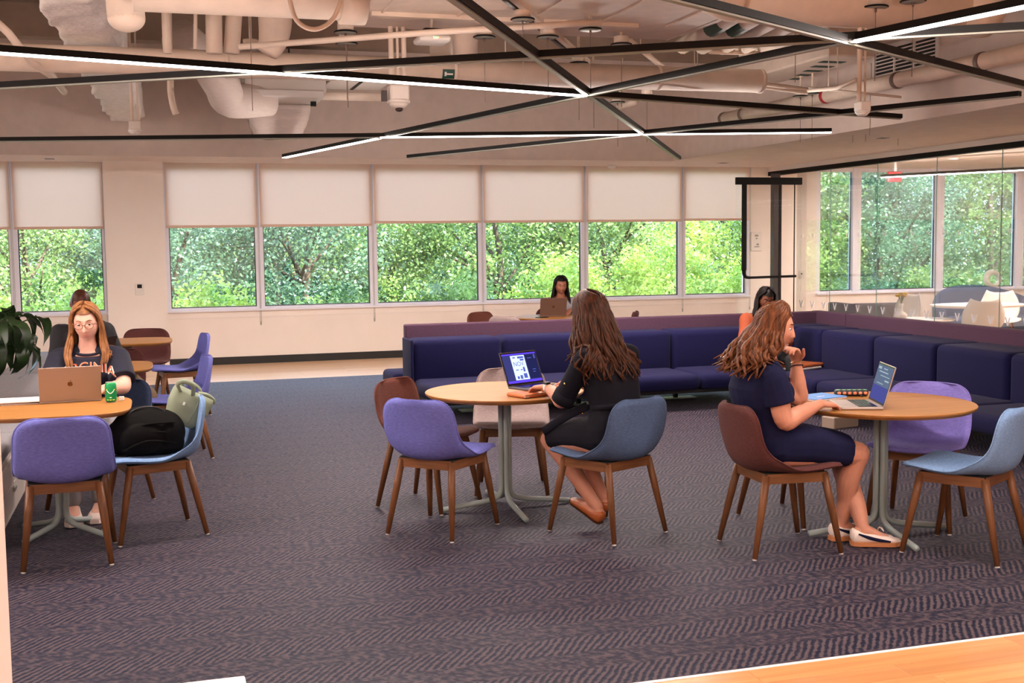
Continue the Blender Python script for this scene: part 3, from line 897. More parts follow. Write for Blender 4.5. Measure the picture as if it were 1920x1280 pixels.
# round duct upper right
Yr = 7.2
zr = ony(1600, 52, Yr).z
x0, x1 = ony(1385, 20, Yr).x, ony(1850, 20, Yr).x
o = thing('round_duct', 'fat round duct at the top edge on the right', 'duct', (0, Yr, zr + 0.19))
obj('duct_body', tube([(x0, 0, 0), (x1 - 0.2, 0, 0)], 0.19, 28), 'duct_paint', o, True)
obj('flange', tube([(x1 - 0.26, 0, 0), (x1, 0, 0)], 0.215, 28), 'duct_paint', o, True)
obj('elbow', tube(smooth_path([(x0, 0, 0), (x0 - 0.15, 0.02, 0.06), (x0 - 0.22, 0.05, 0.4)], 5), 0.19, 24), 'duct_paint', o, True)
# foam coated beam
def foam_beam(label, p, q, w, h, seed):
    p, q = Vector(p), Vector(q)
    rnd = random.Random(seed)
    n, m = 130, 44
    t = (q - p).normalized(); s = t.cross(Vector((0, 0, 1))).normalized(); u = s.cross(t)
    rings = []
    ph = [rnd.uniform(0, 6) for _ in range(8)]
    for i in range(n + 1):
        c = p + (q - p) * i / n
        ring = []
        for k, (a, b) in enumerate(superellipse(w / 2, h / 2, 6, m)):
            f = 1 + 0.06 * math.sin(i * 0.27 + ph[0] + k * 0.5) + 0.035 * math.sin(i * 0.71 + ph[1] + k * 0.9) + rnd.uniform(-0.035, 0.035)
            ring.append(c + s * a * f + u * (b * f))
        rings.append(ring)
    return tag(obj('foam_beam', loft(rings), 'foam', None, True), label, 'beam')
g0, g1 = onz(108, -40, 3.2), onz(236, 222, 3.2)
foam_beam('steel beam in rough sprayed white foam at the upper left', g0 + Vector((0, 0, 0.2)), g1 + Vector((0, 0.2, 0.2)), 0.42, 0.42, 3)
# fan coil box, sagging fabric collar, flexible duct at the fascia
Yk = 13.4
k0, k1 = ony(460, 175, Yk), ony(600, 178, Yk)
o = thing('fan_coil_unit', 'white boxed air unit with sagging fabric collar left of centre', 'air unit', ((k0.x + k1.x) / 2, Yk, k0.z))
hw = (k1.x - k0.x) / 2
obj('casing', bbox_round((0, 0.2, 0.2), (2 * hw + 0.06, 1.0, 0.42), 0.01, 1), 'white_plastic', o)
obj('lower_tray', bbox_round((0, 0.1, -0.03), (2 * hw, 0.9, 0.08), 0.01, 1), 'white_plastic', o)
rings = []
for i in range(13):
    f = i / 12
    ring = []
    wv = hw * (0.86 - 0.26 * f ** 2)
    for k in range(20):
        a = PI * k / 19
        ring.append((math.cos(a) * wv, 0.35 - 0.15 * math.sin(a) + 0.25 * f, -0.06 - 0.36 * f ** 0.9 - 0.05 * math.sin(a) * (1 - 0.5 * f) + 0.012 * math.sin(9 * f * PI)))
    ring += [(x, yy + 0.3, z) for x, yy, z in reversed(ring)]
    rings.append(ring)
obj('fabric_collar', loft(rings), 'fabric_duct', o, True)
for s in (-1, 1):
    obj('bracket', join(bx(s * hw * 0.82 - 0.03, s * hw * 0.82 + 0.03, 0.0, 0.06, -0.12, -0.06)), 'black_metal', o)
obj('hanger_rod', tube([(0.1, 0.2, 0.4), (0.1, 0.2, ZD - k0.z)], 0.01, 6), 'cable', o)
t2 = obj('side_box', bbox_round((-hw - 0.12, 0.3, 0.16), (0.2, 0.3, 0.26), 0.01, 1), 'white_plastic', o)
pa, pb, pc, pd = ony(355, 148, 12.6), ony(395, 195, 12.9), ony(435, 214, 13.1), ony(480, 208, 13.3)
tag(obj('flexible_duct', tube(smooth_path([pa + Vector((-0.1, -0.4, 0.35)), pa + Vector((0.16, 0, 0.2)), pb + Vector((0.12, 0, 0.2)), pc + Vector((0, 0, 0.15)), pd + Vector((0.15, 0, 0.14))], 6), 0.19, 20), 'fabric_duct', None, True), 'limp white flexible duct drooping beside the air unit', 'duct')
k2, k3 = ony(610, 165, Yk), ony(725, 168, Yk)
o = thing('ceiling_hatch', 'pair of white hatch panels right of the boxed air unit', 'hatch panel', ((k2.x + k3.x) / 2, Yk, k2.z))
hw2 = (k3.x - k2.x) / 2
obj('panel', bbox_round((-hw2 * 0.5, 0, 0.06), (hw2 * 0.95, 0.7, 0.05), 0.006, 1), 'white_plastic', o)
obj('panel', bbox_round((hw2 * 0.5, 0, 0.06), (hw2 * 0.9, 0.7, 0.05), 0.006, 1), 'white_plastic', o)
obj('hinge_strip', bx(-0.02, 0.02, -0.34, 0.34, 0.03, 0.09), 'black_metal', o)
obj('rail', tube([(-hw2 * 1.3, 0.2, -0.06), (hw2 * 1.1, 0.2, -0.06)], 0.05, 12), 'duct_paint', o, True)
# vertical pipes
for i, (xa, ya, xb, yb, Yp, r, lab) in enumerate([(309, -30, 314, 100, 9.0, 0.032, 'vertical pipe below the fat round duct at the upper left'), (400, -20, 402, 100, 9.05, 0.06, 'thick vertical pipe in the gap above the long duct, left one'),
                                                  (442, -20, 434, 100, 9.1, 0.06, 'thick vertical pipe in the gap above the long duct, right one'), (367, -20, 366, 92, 9.0, 0.014, 'thin conduit between the vertical pipes')]):
    pipe('vertical_pipe', lab, [ony(xa, ya, Yp), ony(xb, yb, Yp)], r, group='vertical pipes above the long duct')
pipe('elbow_duct', 'white tapered duct elbow dropping behind the pale strut', smooth_path([ony(515, -30, 9.1), ony(516, 40, 9.1), ony(512, 75, 9.1), ony(500, 100, 9.1)], 5), [0.13, 0.125, 0.11, 0.08], cat='duct', n=20)
pipe('drain_pipe', 'white bent drain pipe hanging below the long duct at the left', smooth_path([ony(319, 90, 11.5) + Vector((0, 0, 0.9)), ony(319, 140, 11.5), ony(320, 172, 11.5), ony(325, 200, 11.5), ony(330, 214, 11.5)], 4), 0.03)
pipe('sprinkler_pipe', 'slanted pale pipe at the top left corner', [ony(-30, 20, 9.0), ony(16, 62, 9.0), ony(60, 118, 9.2), ony(95, 140, 9.6), ony(120, 172, 10.2)], 0.028)
pipe('round_duct_drop', 'round duct drop right of the access point', [ony(873, 30, 9.0), ony(873, 108, 9.2)], 0.10, cat='duct', n=20)
pipe('round_duct_drop', 'shadowed round duct drop behind the access point', [ony(828, 20, 9.9) + Vector((0, 0, 0.6)), ony(828, 112, 9.9)], 0.10, cat='duct', n=20)
# struts and conduits
pipe('strut', 'long pale strut carrying the round canopies across the top', [ony(448, 88, 8.7), ony(790, 62, 8.3), ony(1128, 41, 7.9)], 0.022)
s0, s1 = onz(955, -10, 3.28), onz(1175, 178, 3.28)
o = thing('diagonal_rail', 'diagonal double rail running down to the centre crossing', 'rail', (s0 + s1) / 2)
d = (s1 - s0) / 2
obj('rail', bar(-d, d, 0.04, 0.04), 'duct_paint', o)
obj('rail', bar(-d + Vector((-0.07, 0, 0.01)), d + Vector((-0.07, 0, 0.01)), 0.03, 0.05), 'dark_bronze', o)
pipe('cable_loop', 'pale cable looping down at the top left of centre', smooth_path([ony(541, -10, 7.0), ony(556, 38, 7.0), ony(590, 55, 7.0), ony(625, 35, 7.0), ony(642, -10, 7.0)], 6), 0.014, n=8)
for i, (pts, r, lab) in enumerate([([ony(1232, 132, 10.2), ony(1515, 168, 9.7)], 0.02, 'upper of the twin conduits at the right'), ([ony(1240, 139, 10.3), ony(1515, 174, 9.7)], 0.018, 'lower of the twin conduits at the right'),
                                   ([ony(1330, 97, 9.5), ony(1450, 101, 9.5)], 0.02, 'short level conduit under the full-width bar'), ([ony(1180, 75, 9.5), ony(1260, 140, 10.0)], 0.025, 'slanted conduit right of centre'),
                                   ([ony(1515, 170, 9.7), ony(1570, 165, 9.0), ony(1605, 150, 8.4)], 0.018, 'bent conduit leading to the hanging sensor'), ([ony(1510, 164, 10.4), ony(1690, 182, 9.6)], 0.012, 'thin conduit running to the canopy by the side fascia'),
                                   ([ony(940, 160, 12.5), ony(975, 138, 11.8)], 0.03, 'short pale rail below the steep black bar'), ([ony(1160, 200, 13.5), ony(1193, 190, 13.2)], 0.04, 'short white rod right of the crossing')]):
    pipe('conduit', lab, pts, r, n=8, group='conduits under the deck', hang=True)
# big insulated pipe along the side fascia, with hangers
XR = 6.95
b0, b1 = onx(1355, 223, XR), onx(1920, 98, XR)
o = thing('insulated_pipe', 'insulated pipe running along the side fascia at the right', 'pipe', (XR, (b0.y + b1.y) / 2, (b0.z + b1.z) / 2))
dd = Vector((0, (b1.y - b0.y) / 2, (b1.z - b0.z) / 2))
obj('pipe_run', tube([-dd, dd * 1.2], 0.075, 18), 'duct_paint', o, True)
for f in (-0.99, -0.8, 0.35, 0.8):
    obj('clamp', tube([dd * f, dd * (f + 0.02)], 0.082, 18), 'cable', o, True)
obj('red_band', tube([dd * -0.12, dd * -0.10], 0.079, 18), 'red_tag', o, True)
# vent grille on the side fascia
v0, v1 = onx(1642, 143, XF - 0.01), onx(1755, 97, XF - 0.01)
zlo, zhi = onx(1642, 143, XF).z, onx(1642, 122, XF).z
yv0, yv1 = v0.y, v1.y
o = thing('vent_grille', 'white slatted vent grille on the side fascia', 'vent', (XF, (yv0 + yv1) / 2, zlo))
hl = abs(yv0 - yv1) / 2
hh = 0.24
obj('backing', bx(-0.006, 0.0, -hl, hl, 0, hh), 'black_trim', o)
obj('frame', join(bx(-0.02, 0, -hl - 0.05, hl + 0.05, -0.05, 0), bx(-0.02, 0, -hl - 0.05, hl + 0.05, hh, hh + 0.05), bx(-0.02, 0, -hl - 0.05, -hl, 0, hh), bx(-0.02, 0, hl, hl + 0.05, 0, hh)), 'white_plastic', o)
for k in range(6):
    obj('slat', bx(-0.022, -0.004, -hl, hl, 0.025 + k * 0.036, 0.036 + k * 0.036), 'white_plastic', o)
for f in (-0.33, 0.33):
    obj('divider', bx(-0.024, -0.004, hl * f - 0.01, hl * f + 0.01, 0, hh), 'white_plastic', o)
# hanging sensors
def sensor(px, Yp, ytop, label, w, dome=True, rods=((-0.02, 0.014), (0.03, 0.008)), bend=None):
    c = ony(px[0], px[1], Yp)
    t = thing('hanging_sensor', label, 'sensor', c, 0, 'sensors hanging on conduits')
    zt = ZD - c.z
    obj('housing', bbox_round((0, 0, w * 0.35), (w, w, w * 0.8), w * 0.1, 2), 'white_plastic', t)
    obj('collar', lathe([(w * 0.58, w * 0.02), (w * 0.6, -w * 0.08), (w * 0.58, -w * 0.16)], 20), 'white_plastic', t, True)
    if dome:
        obj('dome', lathe([(w * 0.56, -w * 0.16), (w * 0.38, -w * 0.36), (w * 0.12, -w * 0.48)], 20), 'white_plastic', t, True)
    for dx, r in rods:
        obj('conduit', tube([(dx, 0, w * 0.7), (dx, 0, zt)], r, 8), 'duct_paint', t, True)
    return t
sensor((253, 243), 11.0, 140, 'small dome sensor on twin rods at the left', 0.10)
sb = sensor((747, 188), 9.0, 30, 'large white box sensor on three conduits at the centre left', 0.15, True, ((-0.05, 0.02), (0.0, 0.011), (0.05, 0.02)))
obj('lens', ellipsoid((0, -0.02, -0.07), (0.03, 0.03, 0.02)), 'dark_bronze', sb, True)
obj('clamp', bx(-0.13, -0.09, -0.02, 0.02, -0.01, 0.07), 'dark_bronze', sb)
sensor((1617, 208), 7.2, 82, 'dome sensor hanging from two conduits at the right', 0.085, True, ((-0.028, 0.016), (0.018, 0.007)))
# wireless access point
c = ony(810, 78, 8.6)
o = thing('access_point', 'oval white wireless access point with tiny status lights', 'access point', c)
obj('shell', bbox_round((0, 0, 0.01), (0.24, 0.24, 0.05), 0.024, 4), 'white_plastic', o, True)
obj('mount', bbox_round((0, 0.0, 0.055), (0.17, 0.2, 0.06), 0.02, 2), 'black_metal', o)
emis('led_green', (0.2, 1, 0.2), 3.0); emis('led_red', (1, 0.1, 0.05), 3.0)
for k in range(4):
    obj('status_light', box((-0.012 + k * 0.014, -0.121, 0.012), (0.008, 0.004, 0.008)), 'led_red' if k == 3 else 'led_green', o)
obj('stem', tube([(0, 0, 0.08), (0, 0, 0.5)], 0.012, 6), 'duct_paint', o)
# green arrow label on the long duct
c = ony(853, 137, Yd - 0.30)
o = thing('pipe_marker', 'green arrow marker on the long round duct', 'label', (c.x, Yd, zc_ - 0.03))
def arc_patch(x0, x1, a0, a1, r, n=6):
    rows = [[(x, -r * math.cos(a0 + (a1 - a0) * k / n), r * math.sin(a0 + (a1 - a0) * k / n)) for k in range(n + 1)] for x in (x0, x1)]
    rows2 = [[(p[0], p[1] * 0.99, p[2] * 0.99) for p in r_] for r_ in rows]
    ring0 = rows[0] + list(reversed(rows2[0])); ring1 = rows[1] + list(reversed(rows2[1]))
    return loft([ring0, ring1])
obj('tape', move(arc_patch(-0.05, 0.05, -0.75, 0.0, rr + 0.004), (0, 0, 0.03)), 'green_tape', o)
obj('arrow', move(join(arc_patch(-0.03, 0.035, -0.42, -0.30, rr + 0.007), arc_patch(-0.034, -0.018, -0.52, -0.2, rr + 0.007)), (0, 0, 0.03)), 'white_plastic', o)
# smoke detector and slots in the soffit
c = onz(1147, 309, ZS)
o = thing('smoke_detector', 'small conical smoke detector under the window soffit', 'smoke detector', (c.x, c.y, ZS))
obj('housing', lathe([(0.07, 0.0), (0.07, -0.02), (0.045, -0.05), (0.02, -0.06)], 20), 'white_plastic', o, True)
for i, (x, y) in enumerate([(93, 297), (1655, 258), (1356, 305)]):
    c = onz(x, y, ZS)
    o = thing('air_slot', 'dark slot in the soffit %s' % ['at the far left', 'at the right over the sofa', 'near the fascia corner'][i], 'vent', (c.x, c.y, ZS - 0.001), 0, 'slots in the soffit')
    obj('slot_frame', bx(-0.075, 0.075, -0.075, 0.075, -0.004, 0.0), 'white_plastic', o)
    obj('slot_opening', bx(-0.06, 0.06, -0.06, 0.06, -0.006, -0.003), 'dark_bronze', o)
# ------------------------------------------------------------------ furniture materials
def fabric(name, c, sc=420):
    m, t, out = nt(name)
    N, L = t.nodes, t.links
    tc = N.new('ShaderNodeTexCoord')
    n = N.new('ShaderNodeTexNoise'); n.inputs['Scale'].default_value = 90; n.inputs['Detail'].default_value = 4
    mp = N.new('ShaderNodeMapping'); mp.inputs['Scale'].default_value = (0.5, 1, 2.2)
    L.new(tc.outputs['Object'], mp.inputs[0]); L.new(mp.outputs[0], n.inputs[0])
    v = N.new('ShaderNodeTexVoronoi'); v.inputs['Scale'].default_value = sc
    L.new(tc.outputs['Object'], v.inputs[0])
    r = N.new('ShaderNodeValToRGB')
    r.color_ramp.elements[0].position = 0.3; r.color_ramp.elements[1].position = 0.75
    r.color_ramp.elements[0].color = (*[x * 0.82 for x in c], 1); r.color_ramp.elements[1].color = (*[min(1, x * 1.2) for x in c], 1)
    L.new(n.outputs['Fac'], r.inputs[0])
    b = N.new('ShaderNodeBsdfPrincipled'); b.inputs['Roughness'].default_value = 0.9
    b.inputs['Sheen Weight'].default_value = 0.03; b.inputs['Specular IOR Level'].default_value = 0.2
    L.new(r.outputs[0], b.inputs['Base Color'])
    bp = N.new('ShaderNodeBump'); bp.inputs['Strength'].default_value = 0.25; bp.inputs['Distance'].default_value = 0.002
    L.new(v.outputs['Distance'], bp.inputs['Height']); L.new(bp.outputs[0], b.inputs['Normal'])
    L.new(b.outputs[0], out.inputs[0])
fabric('fab_lavender', srgb(104, 106, 178))
fabric('fab_violet', srgb(124, 114, 186))
fabric('fab_greyblue', srgb(74, 92, 124))
fabric('fab_slate', srgb(50, 60, 86))
fabric('fab_skyblue', srgb(112, 142, 182))
fabric('fab_maroon', srgb(86, 48, 46))
fabric('fab_brown', srgb(102, 58, 48))
fabric('fab_beige', srgb(150, 132, 130))
fabric('fab_navy', srgb(14, 13, 56), 300)
fabric('fab_mauve', srgb(72, 48, 66), 300)
fabric('fab_grey', srgb(150, 146, 150), 300)
fabric('fab_charcoal', srgb(74, 72, 82), 300)
pbr('table_metal', srgb(148, 160, 158), 0.4, metal=0.0)
pbr('glide', srgb(225, 225, 225), 0.4)
pbr('base_white', srgb(214, 202, 194), 0.5, noise=0.03, nscale=4)
pbr('power_beige', srgb(150, 130, 116), 0.5)
pbr('plate_steel', srgb(190, 200, 204), 0.35, metal=0.2)

# ------------------------------------------------------------------ shell chair
PROF = [(0.262, 0.446), (0.255, 0.457), (0.20, 0.462), (0.10, 0.452), (0.0, 0.444), (-0.10, 0.443), (-0.175, 0.449), (-0.222, 0.474), (-0.244, 0.525), (-0.254, 0.60), (-0.268, 0.69), (-0.286, 0.785)]
def chair_shell():
    dn = smooth_path([(0, a, b) for a, b in PROF], 12)
    cl = [0.0]
    for i in range(1, len(dn)): cl.append(cl[-1] + (dn[i] - dn[i - 1]).length)
    pr = []
    for i in range(47):
        tgt = cl[-1] * (0.5 - 0.5 * math.cos(PI * i / 46))
        j = max(k for k in range(len(cl)) if cl[k] <= tgt + 1e-9)
        j = min(j, len(cl) - 2)
        pr.append(dn[j].lerp(dn[j + 1], min(1, (tgt - cl[j]) / max(1e-9, cl[j + 1] - cl[j]))))
    n = len(pr)
    L = [0.0]
    for i in range(1, n): L.append(L[-1] + (pr[i] - pr[i - 1]).length)
    T = L[-1]
    NU = 20
    top, bot = [], []
    thick = 0.013
    for i in range(n):
        s = L[i] / T
        p = pr[i]
        tan = (pr[min(i + 1, n - 1)] - pr[max(i - 1, 0)]).normalized()
        nrm = Vector((0, -tan.z, tan.y)) * -1          # towards sitter (up / forward)
        if nrm.z < 0 and abs(nrm.z) > abs(nrm.y): nrm = -nrm
        W = 0.234 + 0.018 * math.sin(PI * min(1, s / 0.9))
        e0 = min(1.0, (L[i]) / 0.085); e1 = min(1.0, (T - L[i]) / 0.11)
        ef = (1 - (1 - e0) ** 3.0) ** (1 / 3.0); eb = (1 - (1 - e1) ** 2.2) ** (1 / 2.2)
        W *= 0.55 + 0.45 * min(ef, 1) if ef < 1 else 1
        W *= 0.50 + 0.50 * eb if eb < 1 else 1
        bend = math.exp(-((s - 0.575) / (0.17 if s < 0.575 else 0.13)) ** 2)
        backness = max(0.0, min(1.0, (s - 0.5) / 0.2))
        rt, rb = [], []
        for k in range(NU + 1):
            u = -1 + 2 * k / NU
            a = abs(u)
            curl = a ** 2.4
            off = Vector((0, 0.062 * bend * curl + 0.040 * backness * curl, 0.050 * bend * curl + 0.008 * (1 - backness) * curl))
            c = p + Vector((W * u, 0, 0)) + off
            th = thick * math.sqrt(max(0.0, 1 - max(0, (a - 0.86) / 0.14) ** 2)) * (0.35 + 0.65 * min(1, min(L[i], T - L[i]) / 0.02)) + 0.002
            nn = (nrm + Vector((-u * 0.5 * (bend + 0.4 * backness) * a, 0, 0))).normalized()
            rt.append(c + nn * th); rb.append(c - nn * th)
        top.append(rt); bot.append(rb)
    rings = [t_ + list(reversed(b_)) for t_, b_ in zip(top, bot)]
    V, Fc = loft(rings, True)
    # piping runs round the rim
    rim = [(top[i][0] + bot[i][0]) / 2 for i in range(n)] + [(top[-1][k] + bot[-1][k]) / 2 for k in range(1, NU)] + [(top[i][-1] + bot[i][-1]) / 2 for i in range(n - 1, -1, -1)]
    rim += [(top[0][k] + bot[0][k]) / 2 for k in range(NU - 1, -1, -1)]
    return (V, Fc), tube(rim, 0.0045, 6)
_sh, _pip = chair_shell()
ME_SH = mesh('shell', *_sh); fixnormals(ME_SH)
ME_PIP = mesh('piping', *_pip)
def _leg(a, b): return tube([a, Vector(a).lerp(Vector(b), 0.35), b], [0.021, 0.0205, 0.0135], 12)
LEGS = [((sx * 0.185, 0.165, 0.425), (sx * 0.232, 0.243, 0.006)) for sx in (-1, 1)] + [((sx * 0.165, -0.155, 0.425), (sx * 0.213, -0.243, 0.006)) for sx in (-1, 1)]
ME_LEG = [mesh('leg', *_leg(*l)) for l in LEGS]
ME_PLATE = mesh('seat_base', *bbox_round((0, 0.005, 0.4335), (0.36, 0.335, 0.012), 0.004, 1))
ME_GL = [mesh('glide', *tube([Vector(l[1]) + Vector((0, 0, 0.004)), Vector(l[1]) - Vector((0, 0, 0.006))], 0.012, 10)) for l in LEGS]
def _rail(a, b): return bar(a, b, 0.02, 0.052)
RZ = 0.409
RAILS = [((-0.188, 0.168, RZ), (-0.170, -0.158, RZ)), ((0.188, 0.168, RZ), (0.170, -0.158, RZ)), ((-0.188, 0.168, RZ), (0.188, 0.168, RZ)), ((-0.17, -0.158, RZ), (0.17, -0.158, RZ))]
ME_RAIL = [mesh('rail', *_rail(*r)) for r in RAILS]
def chair(x, y, heading, fab, label, cat='chair'):
    t = thing('shell_chair', label, cat, (x, y, 0.0), math.radians(heading - 90), 'upholstered shell chairs on wooden legs')
    me = ME_SH.copy(); me.materials.clear(); me.materials.append(MATS[fab])
    s = link('shell', me, None, t, True)
    mp = ME_PIP.copy(); mp.materials.clear(); mp.materials.append(MATS[fab])
    link('piping', mp, None, s, True)
    for k in range(4):
        l = link('leg', ME_LEG[k], 'walnut', t, True)
        link('glide', ME_GL[k], 'glide', l, True)
    for k in range(4):
        link('rail', ME_RAIL[k], 'walnut_rail', t)
    link('seat_base', ME_PLATE, 'black_trim', t)
    return t
CH = {}
CH['lav_mid'] = chair(1.545, 6.50, 45, 'fab_lavender', 'lavender shell chair with its back to us at the middle round table')
CH['grey_mid'] = chair(2.43, 6.13, 115, 'fab_greyblue', 'grey blue shell chair under the woman at the middle table')
CH['beige_mid'] = chair(2.25, 7.42, 253, 'fab_beige', 'pale beige shell chair on the far side of the middle table')
CH['brown_mid'] = chair(1.62, 7.17, -46, 'fab_brown', 'brown shell chair left of the middle table, behind the lavender one')
CH['maroon_r'] = chair(3.157, 5.505, -2, 'fab_maroon', 'maroon shell chair under the woman at the right table')
CH['blue_r'] = chair(4.03, 5.10, 121, 'fab_skyblue', 'light blue shell chair at the right edge by the right table')
CH['violet_r'] = chair(4.205, 5.74, 220, 'fab_violet', 'violet shell chair on the far side of the right table, facing us')
CH['hidden_r'] = chair(3.60, 6.10, -67, 'fab_brown', 'shell chair mostly hidden behind the woman at the right table')
CH['lav_l'] = chair(-0.48, 6.57, 92, 'fab_lavender', 'lavender shell chair at the lower left, back to us')
CH['blue_l'] = chair(-0.04, 6.99, 193, 'fab_skyblue', 'light blue shell chair at the left holding the bags')
CH['slate_l'] = chair(-0.36, 7.86, 236, 'fab_slate', 'slate blue shell chair under the blonde woman')
CH['lav_l2'] = chair(0.13, 9.52, 186, 'fab_lavender', 'lavender shell chair standing behind the green bag')
CH['maroon_l2'] = chair(-0.36, 10.25, 262, 'fab_maroon', 'maroon shell chair under the man with the phone')
CH['lav_l3'] = chair(0.22, 11.95, 188, 'fab_lavender', 'lavender shell chair at the far left table by the window')
CH['maroon_l3'] = chair(-0.12, 12.75, 262, 'fab_maroon', 'maroon shell chair behind the farthest left table')
CH['brown_f'] = chair(4.02, 13.95, -60, 'fab_brown', 'brown shell chair left of the table behind the sofa')
CH['beige_f'] = chair(4.12, 13.35, 40, 'fab_beige', 'beige shell chair just behind the sofa back')
CH['maroon_f'] = chair(4.95, 14.38, 250, 'fab_maroon', 'maroon shell chair under the woman at the table behind the sofa')
CH['maroon_f2'] = chair(5.45, 13.5, 150, 'fab_maroon', 'maroon shell chair right of the table behind the sofa')

# ------------------------------------------------------------------ tables
def cafe_table(x, y, label, r=None, half=None, ang=0.0, z=0.735, foot=0.42, fang=0.0, top='oak'):
    t = thing('cafe_table', label, 'table', (x, y, 0))
    poly = [(r * math.cos(2 * PI * k / 64), r * math.sin(2 * PI * k / 64)) for k in range(64)] if r else superellipse(half[0], half[1], 4.2, 72)
    sc = lambda f: [(a * f, b * f) for a, b in poly]
    rings = [[(a, b, z - 0.028) for a, b in sc(0.955)], [(a, b, z - 0.012) for a, b in sc(0.995)], [(a, b, z - 0.003) for a, b in sc(1.0)], [(a, b, z) for a, b in sc(0.994)]]
    o = obj('table_top', loft(rings), top, t)
    o.rotation_euler.z = ang
    for k in range(4):
        a = fang + k * PI / 2
        ca, sa = math.cos(a), math.sin(a)
        o_ = 0.026
        pts = [Vector(q_) for q_ in ((ca * o_, sa * o_, z - 0.03), (ca * o_, sa * o_, 0.40))] + smooth_path([(ca * o_, sa * o_, 0.16), (ca * 0.030, sa * 0.030, 0.115), (ca * 0.048, sa * 0.048, 0.080), (ca * 0.085, sa * 0.085, 0.060), (ca * 0.13, sa * 0.13, 0.050)], 4) + [Vector((ca * foot, sa * foot, 0.017))]
        obj('leg', tube(pts, 0.0165, 12), 'table_metal', t, True)
    obj('mount_plate', lathe([(0.16, z - 0.036), (0.16, z - 0.028)], 24), 'table_metal', t)
    return t
T_MID = cafe_table(2.05, 6.90, 'round oak table in the middle with the open laptop', r=0.49, fang=math.radians(0))
T_R = cafe_table(3.84, 5.58, 'round oak table at the right with laptop and notebook', r=0.50, fang=math.radians(-8))
T_L = cafe_table(-0.55, 7.16, 'rounded square oak table at the left with the grey laptop', half=(0.405, 0.40), foot=0.30, fang=math.radians(50))
T_L2 = cafe_table(-0.43, 9.50, 'rounded square oak table behind the blonde woman', half=(0.405, 0.40), foot=0.30, fang=math.radians(45))
T_L3 = cafe_table(-0.26, 12.05, 'farthest oak table on the left by the column', half=(0.42, 0.40), foot=0.30, fang=math.radians(45))
T_F = cafe_table(4.72, 13.65, 'round table behind the sofa with a laptop on it', r=0.50, fang=0.3)

# ------------------------------------------------------------------ sectional sofa
def cushion(c, s, r=0.045):
    return bbox_round(c, s, r, 4)
sf = thing('sectional_sofa', 'navy sectional sofa with a mauve back wrapping the corner', 'sofa', (2.36, 11.5, 0))
def sp(x, y, z=0): return (x - 2.36, y - 11.5, z)
def sb(name, x0, x1, y0, y1, z0, z1, mat, r=0.02):
    return obj(name, bbox_round(sp((x0 + x1) / 2, (y0 + y1) / 2, (z0 + z1) / 2), (x1 - x0, y1 - y0, z1 - z0), r, 4), mat, sf, True)
xs = [2.36, 3.26, 4.16, 5.07, 6.09, 6.98]
for a, b in ((2.37, 7.04),):
    sb('back_panel', a, b, 11.38, 11.50, 0.14, 0.85, 'fab_mauve', 0.018)
yr = [11.38, 10.72, 7.0]
sb('back_panel', 6.98, 7.10, 10.82, 11.49, 0.14, 0.855, 'fab_mauve', 0.018)
sb('back_panel', 6.98, 7.10, 6.6, 10.81, 0.14, 0.855, 'fab_mauve', 0.018)
ZSEAT = 0.35
for i in range(4):
    sb('back_cushion', xs[i] + 0.004, xs[i + 1] - 0.004, 10.99, 11.385, 0.27, 0.728, 'fab_navy', 0.06)
    sb('seat_cushion', xs[i] + 0.004, xs[i + 1] - 0.004, 10.30, 11.05, 0.195, ZSEAT, 'fab_navy', 0.06)
sb('seat_cushion', 6.094, 6.98, 10.30, 11.05, 0.195, ZSEAT, 'fab_navy', 0.06)
sb('back_cushion', 6.094, 6.98, 10.99, 11.385, 0.27, 0.728, 'fab_navy', 0.06)
yb = [10.985, 10.45, 9.55, 8.62, 7.7, 6.6]
for i in range(5):
    sb('back_cushion', 6.45, 6.985, yb[i + 1] + 0.004, yb[i] - 0.004, 0.27, 0.728, 'fab_navy', 0.06)
ys_ = [10.295, 9.45, 8.55, 7.6, 6.6]
for i in range(4):
    sb('seat_cushion', 5.78, 6.55, ys_[i + 1] + 0.004, ys_[i] - 0.004, 0.195, ZSEAT, 'fab_navy', 0.06)
sb('frame', 2.40, 6.96, 10.42, 11.36, 0.155, 0.195, 'black_trim', 0.01)
sb('frame', 5.95, 6.96, 6.64, 10.42, 0.155, 0.195, 'black_trim', 0.01)
sb('arm_panel', 2.335, 2.362, 10.98, 11.39, 0.16, 0.728, 'fab_navy', 0.012)
for i in range(4):
    sb('rear_seat_cushion', xs[i] - 0.10 if i == 0 else xs[i] + 0.004, xs[i + 1] - 0.004, 11.51, 12.1, 0.195, ZSEAT, 'fab_navy', 0.05)
for x, y in [(3.05, 11.1), (5.2, 11.2), (4.1, 11.15), (6.5, 10.3), (6.5, 8.6), (6.5, 7.0)]:
    f = obj('foot_plate', bbox_round(sp(x, y, 0.006), (0.42, 0.16, 0.012), 0.003, 1), 'plate_steel', sf)
    obj('post', bx(x - 0.02 - 2.36, x + 0.02 - 2.36, y - 0.02 - 11.5, y + 0.02 - 11.5, 0.0, 0.16), 'black_metal', f)
# floor power box in front of the right run
t = thing('floor_power_box', 'beige power outlet box on the carpet before the sofa', 'power box', (5.72, 8.92, 0), math.radians(14))
obj('housing', bbox_round((0, 0, 0.05), (0.30, 0.15, 0.10), 0.006, 1), 'power_beige', t)
obj('socket', bx(0.148, 0.153, 0.02, 0.05, 0.055, 0.08), 'black_metal', t)
obj('label_plate', bx(0.148, 0.152, -0.055, -0.01, 0.03, 0.07), 'grey_steel', t)
